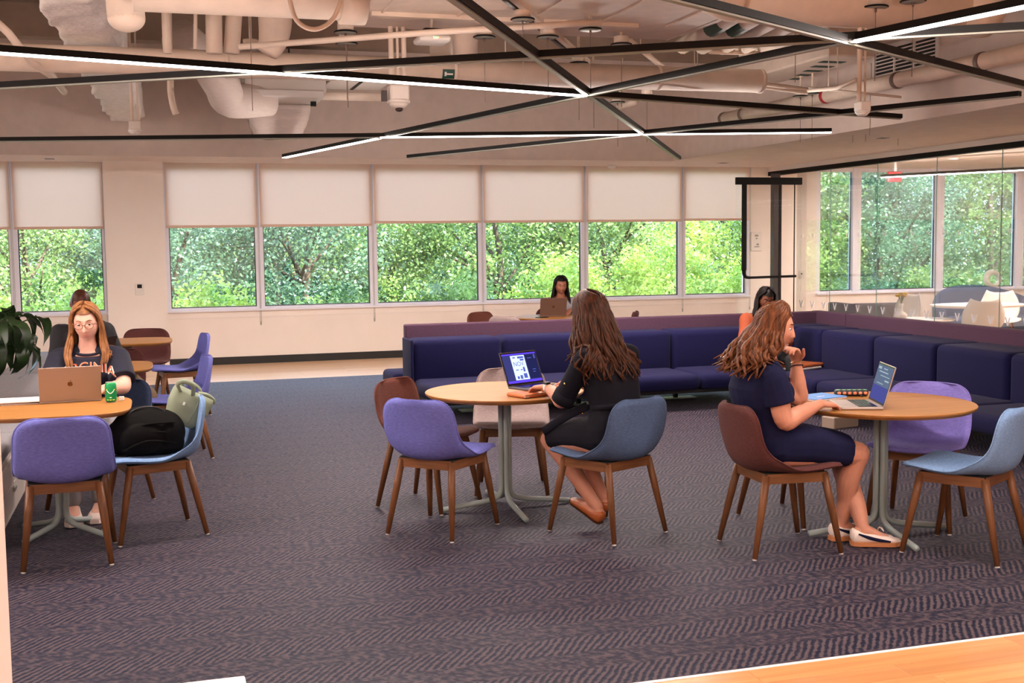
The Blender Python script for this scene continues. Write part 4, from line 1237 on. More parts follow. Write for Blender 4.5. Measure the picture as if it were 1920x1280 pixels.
# leather folder on the seat
t = thing('leather_folder', 'tan leather portfolio lying on the navy sofa seat', 'folder', (6.20, 10.42, 0.35), math.radians(24))
pbr('tan_leather', srgb(150, 78, 40), 0.45, noise=0.15, nscale=30, bump=0.1)
obj('cover', bbox_round((0, 0, 0.034), (0.46, 0.30, 0.035), 0.016, 3), 'tan_leather', t, True)
obj('pages', bbox_round((-0.03, -0.01, 0.01), (0.40, 0.29, 0.02), 0.004, 1), 'white_plastic', t)
# small side table in front of the woman on the sofa
t = thing('side_table', 'small white side table in front of the woman in orange', 'side table', (5.34, 9.95, 0))
obj('table_top', lathe([(0.22, 0.53), (0.23, 0.54), (0.23, 0.55)], 40), 'white_lam', t)
obj('pole', tube([(0.0, 0, 0.01), (0.0, 0, 0.53)], 0.018, 12), 'white_metal', t, True)
obj('base', lathe([(0.18, 0.0), (0.18, 0.01), (0.03, 0.016)], 32), 'white_metal', t)

# ------------------------------------------------------------------ bench with planter on the left
bn = thing('window_bench', 'built-in bench with grey cushions and white drawers on the left', 'bench', (-1.40, 10.5, 0))
def bb(name, x0, x1, y0, y1, z0, z1, mat, r=0.006, seg=2, sm=False, par=None):
    return obj(name, bbox_round(((x0 + x1) / 2 + 1.40, (y0 + y1) / 2 - 10.5, (z0 + z1) / 2), (x1 - x0, y1 - y0, z1 - z0), r, seg), mat, par or bn, sm)
bb('base', -1.60, -0.885, 6.2, 14.4, 0.0, 0.385, 'base_white')
for y0 in (6.25, 7.25, 8.25, 9.25, 10.25, 11.25, 12.25, 13.25):
    for z0 in (0.06, 0.215):
        d = bb('drawer', -0.895, -0.868, y0, y0 + 0.98, z0, z0 + 0.148, 'base_white', 0.003, 1)
        bb('handle', -0.87, -0.855, y0 + 0.42, y0 + 0.56, z0 + 0.10, z0 + 0.125, 'grey_steel', 0.003, 1, False, d)
yy = 6.2
for k, ln in enumerate((1.9, 1.9, 1.9, 1.25, 1.25)):
    bb('seat_cushion', -1.42, -0.875, yy + 0.004, yy + ln - 0.004, 0.387, 0.47, 'fab_grey', 0.03, 4, True)
    yy += ln
bb('back_wall', -1.62, -1.44, 6.2, 14.4, 0.385, 0.80, 'base_white')
# trough planter with a leafy plant
pl = thing('planter_box', 'white trough planter behind the bench holding the green plant', 'planter', (-2.0, 8.6, 0))
pbr('planter_white', srgb(226, 216, 208), 0.6, noise=0.03, nscale=8, bump=0.1, bscale=40)
obj('trough', join(bx(-0.38, 0.22, -2.2, 2.2, 0.0, 0.90), ), 'planter_white', pl)
obj('soil', bx(-0.34, 0.18, -2.16, 2.16, 0.90, 0.915), 'soil', pl)
# ------------------------------------------------------------------ potted plant (left edge)
leaf_mat('houseplant', srgb(14, 26, 14), srgb(44, 66, 30), 9)
def big_leaf(rnd, L, wd, droop):
    n = 8
    V, Fc = [], []
    for i in range(n + 1):
        s = i / n
        c = Vector((0, s * L * math.cos(droop * s), -math.sin(droop * s) * s * L * 0.7 + 0.12 * L * math.sin(PI * s)))
        wv = wd * (math.sin(PI * min(1, s * 0.93 + 0.07)) ** 0.75) * (1 - 0.25 * s)
        rip = 0.012 * math.sin(s * 17 + rnd.random() * 6)
        V += [c + Vector((-wv, 0, 0.22 * wv + rip)), c, c + Vector((wv, 0, 0.22 * wv - rip))]
    for i in range(n):
        a = i * 3
        Fc += [(a, a + 1, a + 4, a + 3), (a + 1, a + 2, a + 5, a + 4)]
    return V, Fc
def plant(label, loc, nleaf, seed, rad, hgt):
    rnd = random.Random(seed)
    t = thing('potted_plant', label, 'plant', loc)
    for k in range(nleaf):
        a = rnd.uniform(0, 2 * PI); h = rnd.uniform(0.25, 1.0) * hgt
        L = rnd.uniform(0.20, 0.32); rr_ = rnd.uniform(0.08, rad)
        base = Vector((math.cos(a) * rr_ * 0.25, math.sin(a) * rr_ * 0.25, 0))
        tip = Vector((math.cos(a) * rr_, math.sin(a) * rr_, h))
        M = Matrix.Translation(tip) @ Matrix.Rotation(a - PI / 2 + rnd.uniform(-.3, .3), 4, 'Z') @ Matrix.Rotation(rnd.uniform(-0.9, 0.15), 4, 'X')
        lf = obj('leaf', xf(big_leaf(rnd, L, rnd.uniform(0.045, 0.065), rnd.uniform(0.7, 1.3)), M), 'houseplant', t, True)
        obj('petiole', tube(smooth_path([base, base.lerp(tip, 0.5) + Vector((0, 0, 0.08)), tip], 3), 0.005, 5), 'houseplant', lf, True)
pp = ony(-28, 620, 8.3)
plant('dark green broad-leaved plant hanging over the planter at the left edge', (pp.x - 0.02, 8.3, 0.90), 95, 5, 0.33, 0.34)
plant('second broad-leaved plant farther along the planter', (-1.98, 9.9, 0.90), 22, 9, 0.3, 0.35)

# ------------------------------------------------------------------ laptops
pbr('alu', srgb(168, 152, 144), 0.42, metal=0.5)
pbr('alu_rose', srgb(112, 84, 72), 0.45, metal=0.4)
pbr('alu_dark', srgb(92, 86, 86), 0.4, metal=0.5)
pbr('logo_dark', srgb(120, 92, 74), 0.25, metal=0.9)
pbr('key_black', srgb(26, 25, 30), 0.5)
pbr('bezel', srgb(16, 14, 16), 0.2)
emis('scr_ui', srgb(54, 56, 110), 0.85)
emis('scr_panel', srgb(36, 38, 84), 0.7)
emis('scr_page', srgb(196, 210, 250), 1.0)
emis('scr_bar', srgb(86, 60, 226), 1.0)
emis('scr_ink', srgb(84, 96, 180), 0.8)
emis('scr_blue', srgb(72, 74, 140), 0.75)
emis('scr_grey', srgb(92, 104, 128), 0.75)
emis('scr_pale', srgb(150, 170, 176), 0.8)
def apple_poly(s):
    pts = []
    for k in range(40):
        a = 2 * PI * k / 40
        r = 1 + 0.05 * math.cos(2 * a) - 0.16 * math.exp(-((a - PI / 2) / 0.30) ** 2) - 0.10 * math.exp(-((a - 3 * PI / 2) / 0.25) ** 2)
        x, z = r * math.cos(a) * 0.92, r * math.sin(a)
        d = math.hypot(x - 1.10, z - 0.15)
        if d < 0.42:
            k_ = 0.42 / max(d, 1e-3); x, z = 1.10 + (x - 1.10) * k_, 0.15 + (z - 0.15) * k_
        pts.append((-x * s, z * s))
    leaf = [(0.0, 0.98 * s), (-0.10 * s, 1.38 * s), (-0.36 * s, 1.62 * s), (-0.30 * s, 1.25 * s)]
    return pts, leaf
def laptop(label, loc, face, w=0.31, d=0.215, open_=108, body='alu', screen=None, logo=True):
    """face: heading (degrees) from hinge towards the user"""
    t = thing('laptop', label, 'laptop', loc, math.radians(face + 90))
    # local: user at -y, hinge at +y
    obj('base', bbox_round((0, 0, 0.008), (w, d, 0.014), 0.005, 2), body, t)
    obj('keyboard', bbox_round((0, 0.035, 0.0155), (w * 0.86, d * 0.46, 0.002), 0.001, 1), 'key_black', t)
    kb = t.children[-1]
    for r_ in range(5):
        for c_ in range(12):
            obj('key', bx(-w * 0.415 + c_ * w * 0.83 / 12 + 0.0012, -w * 0.415 + (c_ + 1) * w * 0.83 / 12 - 0.0012, 0.035 - d * 0.215 + r_ * d * 0.086 + 0.0012, 0.035 - d * 0.215 + (r_ + 1) * d * 0.086 - 0.0012, 0.0165, 0.0182), 'bezel', kb)
    obj('trackpad', bx(-0.055, 0.055, -d * 0.46, -d * 0.22, 0.0150, 0.0156), body, t)
    M = Matrix.Translation((0, d / 2 - 0.004, 0.014)) @ Matrix.Rotation(math.radians(90 - open_), 4, 'X')
    # lid local: x across, z up, -y towards user
    lid = obj('lid', xf(bbox_round((0, 0.003, d / 2), (w, 0.007, d), 0.003, 2), M), body, t)
    scr = obj('screen', xf(bx(-w / 2 + 0.004, w / 2 - 0.004, -0.0012, -0.0004, 0.006, d - 0.004), M), 'bezel', t)
    sw, sh = w / 2 - 0.010, d - 0.012
    def q(name, x0, x1, z0, z1, mat, lay=1):
        obj(name, xf(bx(sw * x0, sw * x1, -0.0014 - 0.0004 * lay, -0.0013, 0.016 + (sh - 0.016) * z0, 0.016 + (sh - 0.016) * z1), M), mat, scr)
    if screen: screen(q, scr, M, sw, sh)
    if logo:
        p1, p2 = apple_poly(0.0155)
        obj('logo', xf(join(move(prism(p1, 0.0066, 0.0072, 'y'), (0, 0, d / 2)), move(prism(p2, 0.0066, 0.0072, 'y'), (0, 0, d / 2))), M), 'logo_dark', lid)
    return t
def scr_doc(q, scr, M, sw, sh):
    q('display', -1, 1, 0, 1, 'scr_ui', 0)
    q('menu_bar', -1, 1, 0.955, 1.0, 'scr_bar')
    q('dock', -1, 1, 0.0, 0.075, 'scr_bar')
    q('side_panel', 0.35, 0.98, 0.10, 0.93, 'scr_panel')
    q('page', -0.52, 0.30, 0.09, 0.93, 'scr_page')
    for (a, b, c, d_) in [(-0.40, -0.25, 0.84, 0.88), (-0.12, 0.24, 0.82, 0.89), (0.0, 0.22, 0.74, 0.80), (-0.38, -0.22, 0.42, 0.45), (-0.10, 0.02, 0.42, 0.45), (-0.40, -0.28, 0.13, 0.22), (-0.22, -0.08, 0.12, 0.25), (0.0, 0.2, 0.14, 0.30), (0.05, 0.16, 0.36, 0.52), (0.45, 0.7, 0.80, 0.82), (0.85, 0.92, 0.78, 0.92), (0.6, 0.8, 0.4, 0.42), (0.6, 0.75, 0.32, 0.34)]:
        q('text_block', a, b, c, d_, 'scr_ink', 2)
    me = text_mesh('NOV.', 0.040)
    Mx = M @ Matrix.Translation((-0.11 * sw, -0.0024, 0.016 + (sh - 0.016) * 0.63)) @ Matrix.Rotation(PI / 2, 4, 'X')
    me.transform(Mx)
    link('lettering', me, 'scr_ink', scr)
def scr_photo(q, scr, M, sw, sh):
    q('display', -1, 1, 0, 1, 'scr_blue', 0)
    q('upper_image', -1, 1, 0.42, 1.0, 'scr_grey')
    for (a, b, c, d_) in [(-0.7, 0.5, 0.80, 0.83), (-0.4, 0.8, 0.70, 0.72), (0.3, 0.85, 0.58, 0.62), (-0.9, -0.5, 0.88, 0.95), (-0.2, 0.3, 0.9, 0.93), (-0.6, 0.2, 0.48, 0.50)]:
        q('painted_reflection', a, b, c, d_, 'scr_pale', 2)  # pale glowing strips painted in as reflections on the glass
def scr_plain(q, scr, M, sw, sh):
    q('display', -1, 1, 0, 1, 'scr_page', 0)
zt = 0.735
laptop('silver laptop seen from behind on the left table', (-0.50, 7.45, zt), 95, 0.345, 0.215, 108, 'alu', scr_plain)
laptop('open laptop showing a page design on the middle table', (2.22, 6.745, zt + 0.024), -64, 0.305, 0.215, 112, 'alu_dark', scr_doc)
laptop('open grey laptop with bluish screen on the right table', (3.632, 5.515, zt), 160, 0.32, 0.222, 106, 'alu', scr_photo, logo=False)
laptop('rose silver laptop seen from behind on the table behind the sofa', (4.72, 13.78, zt), 80, 0.33, 0.23, 108, 'alu_rose', scr_plain)
t = thing('phone', 'black phone lying on the table behind the sofa', 'phone', (4.50, 13.50, zt), 0.3)
obj('body', bbox_round((0, 0, 0.006), (0.15, 0.075, 0.010), 0.004, 2), 'key_black', t)
obj('glass', bx(-0.07, 0.07, -0.034, 0.034, 0.0108, 0.0115), 'bezel', t)
# drinks can with a smile
pbr('can_green', srgb(22, 150, 86), 0.3, metal=0.35, noise=0.06, nscale=30)
pbr('can_rim', srgb(206, 200, 194), 0.3, metal=0.8)
pbr('print_white', srgb(240, 244, 236), 0.4)
pbr('print_yellow', srgb(236, 200, 60), 0.4)
t = thing('drinks_can', 'green drinks can with a white smile at the table corner', 'can', (-0.262, 7.26, zt), math.radians(0))
obj('body', lathe([(0.026, 0.004), (0.031, 0.012), (0.033, 0.02), (0.033, 0.103), (0.029, 0.116), (0.0265, 0.119)], 32), 'can_green', t, True)
obj('lid', lathe([(0.0268, 0.117), (0.0275, 0.122), (0.0265, 0.122), (0.025, 0.119)], 32), 'can_rim', t, True)
obj('foot', lathe([(0.024, 0.0), (0.027, 0.006)], 32), 'can_rim', t, True)
ca = math.radians(-92)
def on_can(a, z, r=0.0335): return (r * math.cos(ca + a), r * math.sin(ca + a), z)
obj('smile', tube([on_can(-0.62 + 1.24 * k / 14, 0.062 - 0.017 * math.cos((k / 14 - 0.5) * PI) + 0.012) for k in range(15)], 0.0022, 6), 'print_white', t)
for s in (-1, 1):
    obj('smile_end', ellipsoid(on_can(s * 0.68, 0.078), (0.004, 0.003, 0.003), 8, 6), 'print_yellow', t)
for i, (a0, z) in enumerate([(0.0, 0.032), (-0.5, 0.018), (0.5, 0.018), (0.0, 0.018)]):
    obj('small_print', tube([on_can(a0 - 0.16 + 0.04 * k, z) for k in range(9)], 0.0018, 5), 'print_yellow' if i else 'print_white', t)
t = thing('eraser', 'small white eraser beside the green can', 'eraser', (-0.205, 7.33, zt))
obj('block', bbox_round((0, 0, 0.012), (0.03, 0.022, 0.024), 0.004, 2), 'white_plastic', t)
# papers left
t = thing('paper_stack', 'white notebook stack at the left end of the left table', 'papers', (-0.80, 7.44, zt), 0.06)
pbr('paper', srgb(240, 228, 226), 0.7)
for k, (dx, dy, a, h) in enumerate([(0, 0, 0.0, 0.006), (-0.06, 0.01, 0.05, 0.006), (0.01, -0.015, -0.04, 0.008)]):
    obj('notebook', xf(bbox_round((0, 0, h / 2), (0.26, 0.20, h), 0.002, 1), Matrix.Translation((dx, dy, k * 0.0075)) @ Matrix.Rotation(a, 4, 'Z')), 'paper', t)
# pouch under the middle laptop
pbr('tan_pouch', srgb(198, 112, 62), 0.4, noise=0.1, nscale=30, bump=0.15)
t = thing('leather_pouch', 'shiny tan leather pouch under the middle laptop', 'pouch', (2.17, 6.62, zt), math.radians(24))
obj('pouch_body', bbox_round((0, 0, 0.0125), (0.34, 0.17, 0.025), 0.0122, 4), 'tan_pouch', t, True)
obj('zip', tube([(-0.16, -0.082, 0.018), (0.16, -0.082, 0.018)], 0.003, 6), 'can_rim', t)
obj('zip_pull', bbox_round((-0.165, -0.095, 0.01), (0.035, 0.01, 0.006), 0.002, 1), 'can_rim', t)
# notebook, pencil pouch on the right table
pbr('book_blue', srgb(72, 136, 208), 0.55, noise=0.05, nscale=20)
t = thing('notebook', 'blue notebook on the right table', 'notebook', (3.615, 5.86, zt), math.radians(15))
obj('pages', bbox_round((0, 0, 0.006), (0.255, 0.19, 0.010), 0.002, 1), 'paper', t)
obj('cover', bbox_round((0, 0, 0.0125), (0.262, 0.197, 0.003), 0.001, 1), 'book_blue', t)
obj('lettering', bx(-0.03, 0.03, -0.02, -0.012, 0.014, 0.0145), 'paper', t)
t = thing('pencil_pouch', 'patterned black and orange pencil pouch beside the notebook', 'pouch', (3.845, 5.885, zt), math.radians(-20))
pbr('pouch_dark', srgb(30, 28, 36), 0.6)
pbr('pouch_orange', srgb(226, 132, 92), 0.6)
pbr('pouch_green', srgb(110, 170, 126), 0.6)
obj('pouch_body', bbox_round((0, 0, 0.020), (0.19, 0.065, 0.036), 0.016, 4), 'pouch_dark', t, True)
for k in range(6):
    obj('spot', ellipsoid((-0.075 + 0.03 * k, -0.030, 0.02), (0.012, 0.006, 0.009), 10, 8), 'pouch_orange', t, True)
    obj('stripe', ellipsoid((-0.075 + 0.03 * k, -0.012, 0.036), (0.014, 0.012, 0.004), 10, 8), 'pouch_green', t, True)
obj('zip_pull', ellipsoid((0.05, -0.04, 0.006), (0.010, 0.012, 0.006), 10, 8), 'pouch_dark', t)

# ------------------------------------------------------------------ bags on the light blue chair
pbr('bag_black', srgb(10, 8, 8), 0.9, spec=0.15, noise=0.3, nscale=14, bump=0.4, bscale=14)
pbr('bag_sage', srgb(128, 138, 116), 0.7, noise=0.06, nscale=10, bump=0.15, bscale=16)
def blobmesh(pieces, voxel, smooth=4, name='mesh'):
    me = mesh(name, *join(*pieces))
    fixnormals(me)
    o = bpy.data.objects.new('tmp', me)
    COL.objects.link(o)
    md = o.modifiers.new('r', 'REMESH'); md.mode = 'VOXEL'; md.voxel_size = voxel; md.use_smooth_shade = True
    if smooth:
        ms = o.modifiers.new('s', 'SMOOTH'); ms.factor = 0.5; ms.iterations = smooth
    dg = bpy.context.evaluated_depsgraph_get()
    out = bpy.data.meshes.new_from_object(o.evaluated_get(dg))
    bpy.data.objects.remove(o); bpy.data.meshes.remove(me)
    out.materials.clear()
    return out
def solid(name, pieces, voxel, mat, parent, smooth=4):
    return link(name, blobmesh(pieces, voxel, smooth, name), mat, parent, True)
t = thing('backpack', 'black backpack slumped on the light blue chair', 'backpack', (-0.075, 6.98, 0.465), math.radians(10))
rnd = random.Random(4)
pcs = [ellipsoid((0.0, 0.0, 0.135), (0.19, 0.17, 0.14)), ellipsoid((-0.10, 0.02, 0.10), (0.12, 0.16, 0.11)), ellipsoid((0.10, -0.02, 0.12), (0.12, 0.15, 0.13)), bbox_round((0.02, 0, 0.07), (0.36, 0.30, 0.12), 0.05, 3)]
bp_ = solid('pack_body', pcs, 0.009, 'bag_black', t, 3)
obj('front_pocket', ellipsoid((-0.03, -0.135, 0.11), (0.13, 0.05, 0.09), 24, 14), 'bag_black', t, True)
for k in range(3):
    obj('crease', tube(smooth_path([(-0.15 + 0.02 * k, -0.165 + 0.02 * k, 0.05 + 0.05 * k), (-0.02, -0.185 + 0.012 * k, 0.10 + 0.045 * k), (0.14, -0.15, 0.07 + 0.06 * k)], 5), 0.007, 6), 'bag_black', t, True)
obj('strap', tube(smooth_path([(-0.16, -0.05, 0.16), (-0.22, -0.06, 0.06), (-0.24, -0.05, 0.012), (-0.12, -0.12, 0.012)], 5), 0.018, 8, True, 0.4), 'bag_black', t, True)
obj('strap', tube(smooth_path([(-0.15, 0.06, 0.17), (-0.24, 0.08, 0.08), (-0.27, 0.06, 0.03)], 5), 0.018, 8, True, 0.4), 'bag_black', t, True)
obj('zip', tube(smooth_path([(-0.17, -0.06, 0.12), (-0.08, -0.06, 0.255), (0.06, -0.06, 0.268), (0.17, -0.05, 0.17)], 6), 0.005, 6), 'key_black', t, True)
t = thing('handbag', 'sage green padded handbag on top of the black backpack', 'handbag', (0.115, 7.02, 0.62), math.radians(8))
Mh = Matrix.Rotation(math.radians(28), 4, 'Y')
pcs = [xf(loft([[(a, b, 0.0) for a, b in superellipse(0.075, 0.05, 3.2, 28)], [(a, b, 0.03) for a, b in superellipse(0.10, 0.062, 3.2, 28)], [(a, b, 0.11) for a, b in superellipse(0.122, 0.062, 3.2, 28)], [(a, b, 0.18) for a, b in superellipse(0.125, 0.045, 3.0, 28)], [(a, b, 0.205) for a, b in superellipse(0.12, 0.022, 3.0, 28)]]), Mh)]
solid('bag_body', pcs, 0.007, 'bag_sage', t, 3)
obj('handle', xf(tube(smooth_path([(-0.085, -0.035, 0.175), (-0.12, -0.06, 0.205), (-0.10, -0.075, 0.235), (-0.045, -0.075, 0.235), (-0.01, -0.04, 0.185)], 6), 0.014, 10, True, 0.6), Mh), 'bag_sage', t, True)
obj('handle', xf(tube(smooth_path([(-0.07, 0.02, 0.195), (-0.085, 0.02, 0.225), (-0.04, 0.01, 0.245), (0.02, 0.01, 0.23), (0.045, 0.02, 0.20)], 6), 0.014, 10, True, 0.6), Mh), 'bag_sage', t, True)
obj('shoulder_strap', xf(tube(smooth_path([(0.02, 0, 0.205), (0.07, 0.0, 0.215), (0.115, 0.005, 0.205), (0.125, 0.01, 0.185)], 5), 0.015, 8, True, 0.8), Mh), 'bag_sage', t, True)
obj('badge', xf(box((-0.04, -0.063, 0.12), (0.012, 0.003, 0.018)), Mh), 'print_white', t)
obj('seam', xf(tube([(0.03, -0.058, 0.02), (0.035, -0.064, 0.12), (0.03, -0.05, 0.205)], 0.003, 6), Mh), 'bag_sage', t, True)

# ------------------------------------------------------------------ lounge behind the glass
pbr('lounge_white', srgb(236, 228, 222), 0.4)
def white_shell_chair(x, y, heading, label):
    t = thing('plastic_chair', label, 'chair', (x, y, 0), math.radians(heading - 90), 'white plastic chairs in the lounge')
    pr = smooth_path([(0, 0.24, 0.43), (0, 0.2, 0.455), (0, 0.0, 0.445), (0, -0.15, 0.46), (0, -0.21, 0.54), (0, -0.24, 0.68), (0, -0.27, 0.84)], 4)
    rings = []
    n = len(pr)
    for i, p in enumerate(pr):
        s = i / (n - 1)
        W = 0.22 + 0.05 * math.exp(-((s - 0.72) / 0.18) ** 2) - 0.05 * max(0, (s - 0.85) / 0.15)
        tan = (pr[min(i + 1, n - 1)] - pr[max(i - 1, 0)]).normalized()
        nr = Vector((0, -tan.z, tan.y))
        a_ = [p + Vector((W * (-1 + 2 * k / 10), 0.05 * abs(-1 + 2 * k / 10) ** 3 * (1 if s > 0.5 else 0), 0.04 * abs(-1 + 2 * k / 10) ** 3)) for k in range(11)]
        rings.append([q_ + nr * 0.004 for q_ in a_] + [q_ - nr * 0.004 for q_ in reversed(a_)])
    obj('shell', loft(rings), 'lounge_white', t, True)
    for sx in (-1, 1):
        for sy in (-1, 1):
            obj('leg', tube([(sx * 0.12, sy * 0.1, 0.43), (sx * 0.23, sy * 0.22, 0.0)], [0.016, 0.011], 8), 'walnut', t, True)
    return t
white_shell_chair(10.05, 14.25, 185, 'white plastic chair left of the flower vase in the lounge')
white_shell_chair(10.05, 12.55, 70, 'white plastic chair with its back to the glass at the oval table')
white_shell_chair(11.65, 14.05, 240, 'white plastic chair behind the oval lounge table')
white_shell_chair(10.95, 11.7, 140, 'white plastic chair at the right edge of the lounge view')
t = thing('oval_table', 'white oval table in the glazed lounge', 'table', (10.75, 13.45, 0), 0.1)
obj('table_top', loft([[(a * 0.97, b * 0.97, 0.705) for a, b in superellipse(0.66, 0.45, 2.6, 48)], [(a, b, 0.722) for a, b in superellipse(0.66, 0.45, 2.6, 48)], [(a, b, 0.735) for a, b in superellipse(0.655, 0.445, 2.6, 48)]]), 'lounge_white', t)
obj('pole', tube([(0, 0, 0.02), (0, 0, 0.71)], 0.035, 14), 'lounge_white', t, True)
obj('base', lathe([(0.28, 0), (0.28, 0.012), (0.05, 0.03)], 36), 'lounge_white', t, True)
t = thing('low_table', 'low white table carrying the flower vase', 'table', (9.95, 13.55, 0))
obj('table_top', lathe([(0.40, 0.535), (0.41, 0.545), (0.41, 0.555)], 40), 'lounge_white', t)
obj('pole', tube([(0, 0, 0.02), (0, 0, 0.54)], 0.03, 14), 'lounge_white', t, True)
obj('base', lathe([(0.22, 0), (0.22, 0.012), (0.05, 0.03)], 36), 'lounge_white', t, True)
pbr('flower', srgb(196, 160, 50), 0.7, noise=0.2, nscale=40)
vz = onz(1689, 600, 0.555)
t = thing('flower_vase', 'white bulb vase with yellow flowers behind the glass', 'vase', (vz.x + 0.0, vz.y + 0.0, 0.555))
obj('vase_body', lathe([(0.04, 0), (0.075, 0.03), (0.085, 0.06), (0.07, 0.09), (0.028, 0.12), (0.024, 0.17), (0.032, 0.22)], 28), 'lounge_white', t, True)
for k in range(9):
    a = k * 2.4; r_ = 0.025 + 0.055 * (k / 9)
    tip = Vector((math.cos(a) * r_, math.sin(a) * r_, 0.34 + 0.02 * math.sin(k * 3)))
    s = obj('stem', tube(smooth_path([(0, 0, 0.2), (tip.x * 0.4, tip.y * 0.4, 0.28), tip], 3), 0.004, 5), 'leaf_mid', t)
    obj('blossom', ellipsoid(tip, (0.03, 0.03, 0.018), 10, 7), 'flower', s, True)
def lounge_sofa(x, y, rot, w, label, mat='fab_charcoal', h=0.72):
    t = thing('lounge_sofa', label, 'sofa', (x, y, 0), rot)
    n = 28
    rings = []
    for i in range(n + 1):
        f = i / n; a = math.radians(-100 + 200 * f)
        cx_, cy_ = math.sin(a) * w / 2, math.cos(a) * 0.42
        hh_ = h * (0.62 + 0.38 * math.cos(a * 0.75) ** 2)
        nx, ny = math.sin(a), math.cos(a)
        ring = []
        for k in range(14):
            b = 2 * PI * k / 14
            u, v_ = math.cos(b), math.sin(b)
            ring.append((cx_ + nx * (0.07 * u + 0.03 * v_), cy_ + ny * (0.07 * u + 0.03 * v_), 0.16 + (hh_ - 0.16) * (0.5 + 0.5 * v_)))
        rings.append(ring)
    obj('backrest', loft(rings), mat, t, True)
    obj('seat', bbox_round((0, 0.0, 0.30), (w * 0.86, 0.74, 0.22), 0.08, 4), mat, t, True)
    obj('plinth', bbox_round((0, 0.02, 0.11), (w * 0.7, 0.5, 0.2), 0.03, 2), 'black_trim', t)
    return t
t = thing('lounge_bench', 'boxy dark grey lounge bench beside the pier behind the glass', 'sofa', (10.06, 15.0, 0), math.radians(-6))
obj('backrest', bbox_round((0.06, -0.22, 0.40), (0.86, 0.16, 0.62), 0.05, 4), 'fab_charcoal', t, True)
obj('seat', bbox_round((0.06, 0.12, 0.30), (0.84, 0.52, 0.24), 0.06, 4), 'fab_charcoal', t, True)
obj('side_panel', bbox_round((-0.42, -0.02, 0.36), (0.14, 0.62, 0.70), 0.02, 3), 'fab_navy', t, True)
obj('plinth', bbox_round((0.06, 0.05, 0.08), (0.7, 0.5, 0.16), 0.02, 2), 'black_trim', t)
lounge_sofa(12.55, 15.45, math.radians(5), 1.9, 'curved blue grey lounge sofa under the lounge window', 'fab_greyblue', 0.90)
lounge_sofa(14.3, 14.6, math.radians(-30), 2.2, 'curved dark lounge sofa at the far right', 'fab_charcoal', 0.90)
# white ring sculpture on the sill
c = ony(1862, 527, YW - 0.1)
t = thing('ring_sculpture', 'white ring shaped sculpture on the lounge window sill', 'sculpture', (c.x, YW - 0.03, 0.772))
rings = []
for k in range(36):
    a = 2 * PI * k / 36
    tw = 0.5 * math.sin(a)
    cx_, cz_ = math.cos(a) * 0.13, math.sin(a) * 0.115 + 0.165
    rr_ = 0.042 + 0.012 * math.sin(a - 1.0)
    rings.append([(cx_ + math.cos(a) * rr_ * math.cos(b), -0.06 + 0.05 * math.sin(b) + 0.02 * tw, cz_ + math.sin(a) * rr_ * math.cos(b)) for b in [2 * PI * q / 12 for q in range(12)]])
rings.append(rings[0])
obj('ring', loft(rings, False), 'lounge_white', t, True)
obj('foot', bbox_round((0, -0.06, 0.012), (0.12, 0.09, 0.024), 0.008, 2), 'lounge_white', t)
# ------------------------------------------------------------------ people
def skin_mat(name, c):
    pbr(name, c, 0.5, noise=0.05, nscale=25, sss=0.06, spec=0.35)
skin_mat('skin_fair', srgb(214, 164, 144))
skin_mat('skin_warm', srgb(198, 138, 114))
skin_mat('skin_tan', srgb(156, 98, 74))
skin_mat('skin_brown', srgb(112, 66, 46))
pbr('eye_white', srgb(226, 216, 210), 0.25)
pbr('eye_dark', srgb(34, 26, 24), 0.2)
pbr('lip', srgb(188, 112, 100), 0.45)
pbr('lip_dark', srgb(110, 56, 50), 0.4)
def hair_mat(name, c0, c1):
    m, t, out = nt(name)
    N, L = t.nodes, t.links
    tc = N.new('ShaderNodeTexCoord'); mp = N.new('ShaderNodeMapping'); mp.inputs['Scale'].default_value = (60, 60, 7)
    L.new(tc.outputs['Object'], mp.inputs[0])
    n = N.new('ShaderNodeTexNoise'); n.inputs['Scale'].default_value = 1.0; n.inputs['Detail'].default_value = 5
    L.new(mp.outputs[0], n.inputs[0])
    r = N.new('ShaderNodeValToRGB'); r.color_ramp.elements[0].position = 0.3; r.color_ramp.elements[1].position = 0.72
    r.color_ramp.elements[0].color = (*c0, 1); r.color_ramp.elements[1].color = (*c1, 1)
    L.new(n.outputs['Fac'], r.inputs[0])
    b = N.new('ShaderNodeBsdfPrincipled'); b.inputs['Roughness'].default_value = 0.45; b.inputs['Specular IOR Level'].default_value = 0.18
    L.new(r.outputs[0], b.inputs['Base Color'])
    bp = N.new('ShaderNodeBump'); bp.inputs['Strength'].default_value = 0.5; bp.inputs['Distance'].default_value = 0.004
    L.new(n.outputs['Fac'], bp.inputs['Height']); L.new(bp.outputs[0], b.inputs['Normal'])
    L.new(b.outputs[0], out.inputs[0])
hair_mat('hair_auburn', srgb(36, 19, 11), srgb(88, 50, 30))
hair_mat('hair_light_brown', srgb(58, 31, 17), srgb(122, 72, 42))
hair_mat('hair_blonde', srgb(100, 62, 36), srgb(160, 108, 66))
hair_mat('hair_black', srgb(12, 9, 9), srgb(30, 22, 20))
hair_mat('hair_cropped', srgb(46, 22, 14), srgb(84, 44, 28))
pbr('cloth_navy', srgb(19, 20, 52), 0.9, noise=0.12, nscale=18, bump=0.25, bscale=7, spec=0.2)
pbr('cloth_ink', srgb(17, 16, 26), 0.85, noise=0.12, nscale=18, bump=0.25, bscale=7, spec=0.2)
pbr('cloth_tee', srgb(16, 16, 36), 0.85, noise=0.12, nscale=18, bump=0.25, bscale=8)
pbr('cloth_black', srgb(20, 18, 24), 0.85, noise=0.1, nscale=18, bump=0.2, bscale=8)
pbr('cloth_orange', srgb(142, 60, 22), 0.8, noise=0.1, nscale=18, bump=0.25, bscale=8)
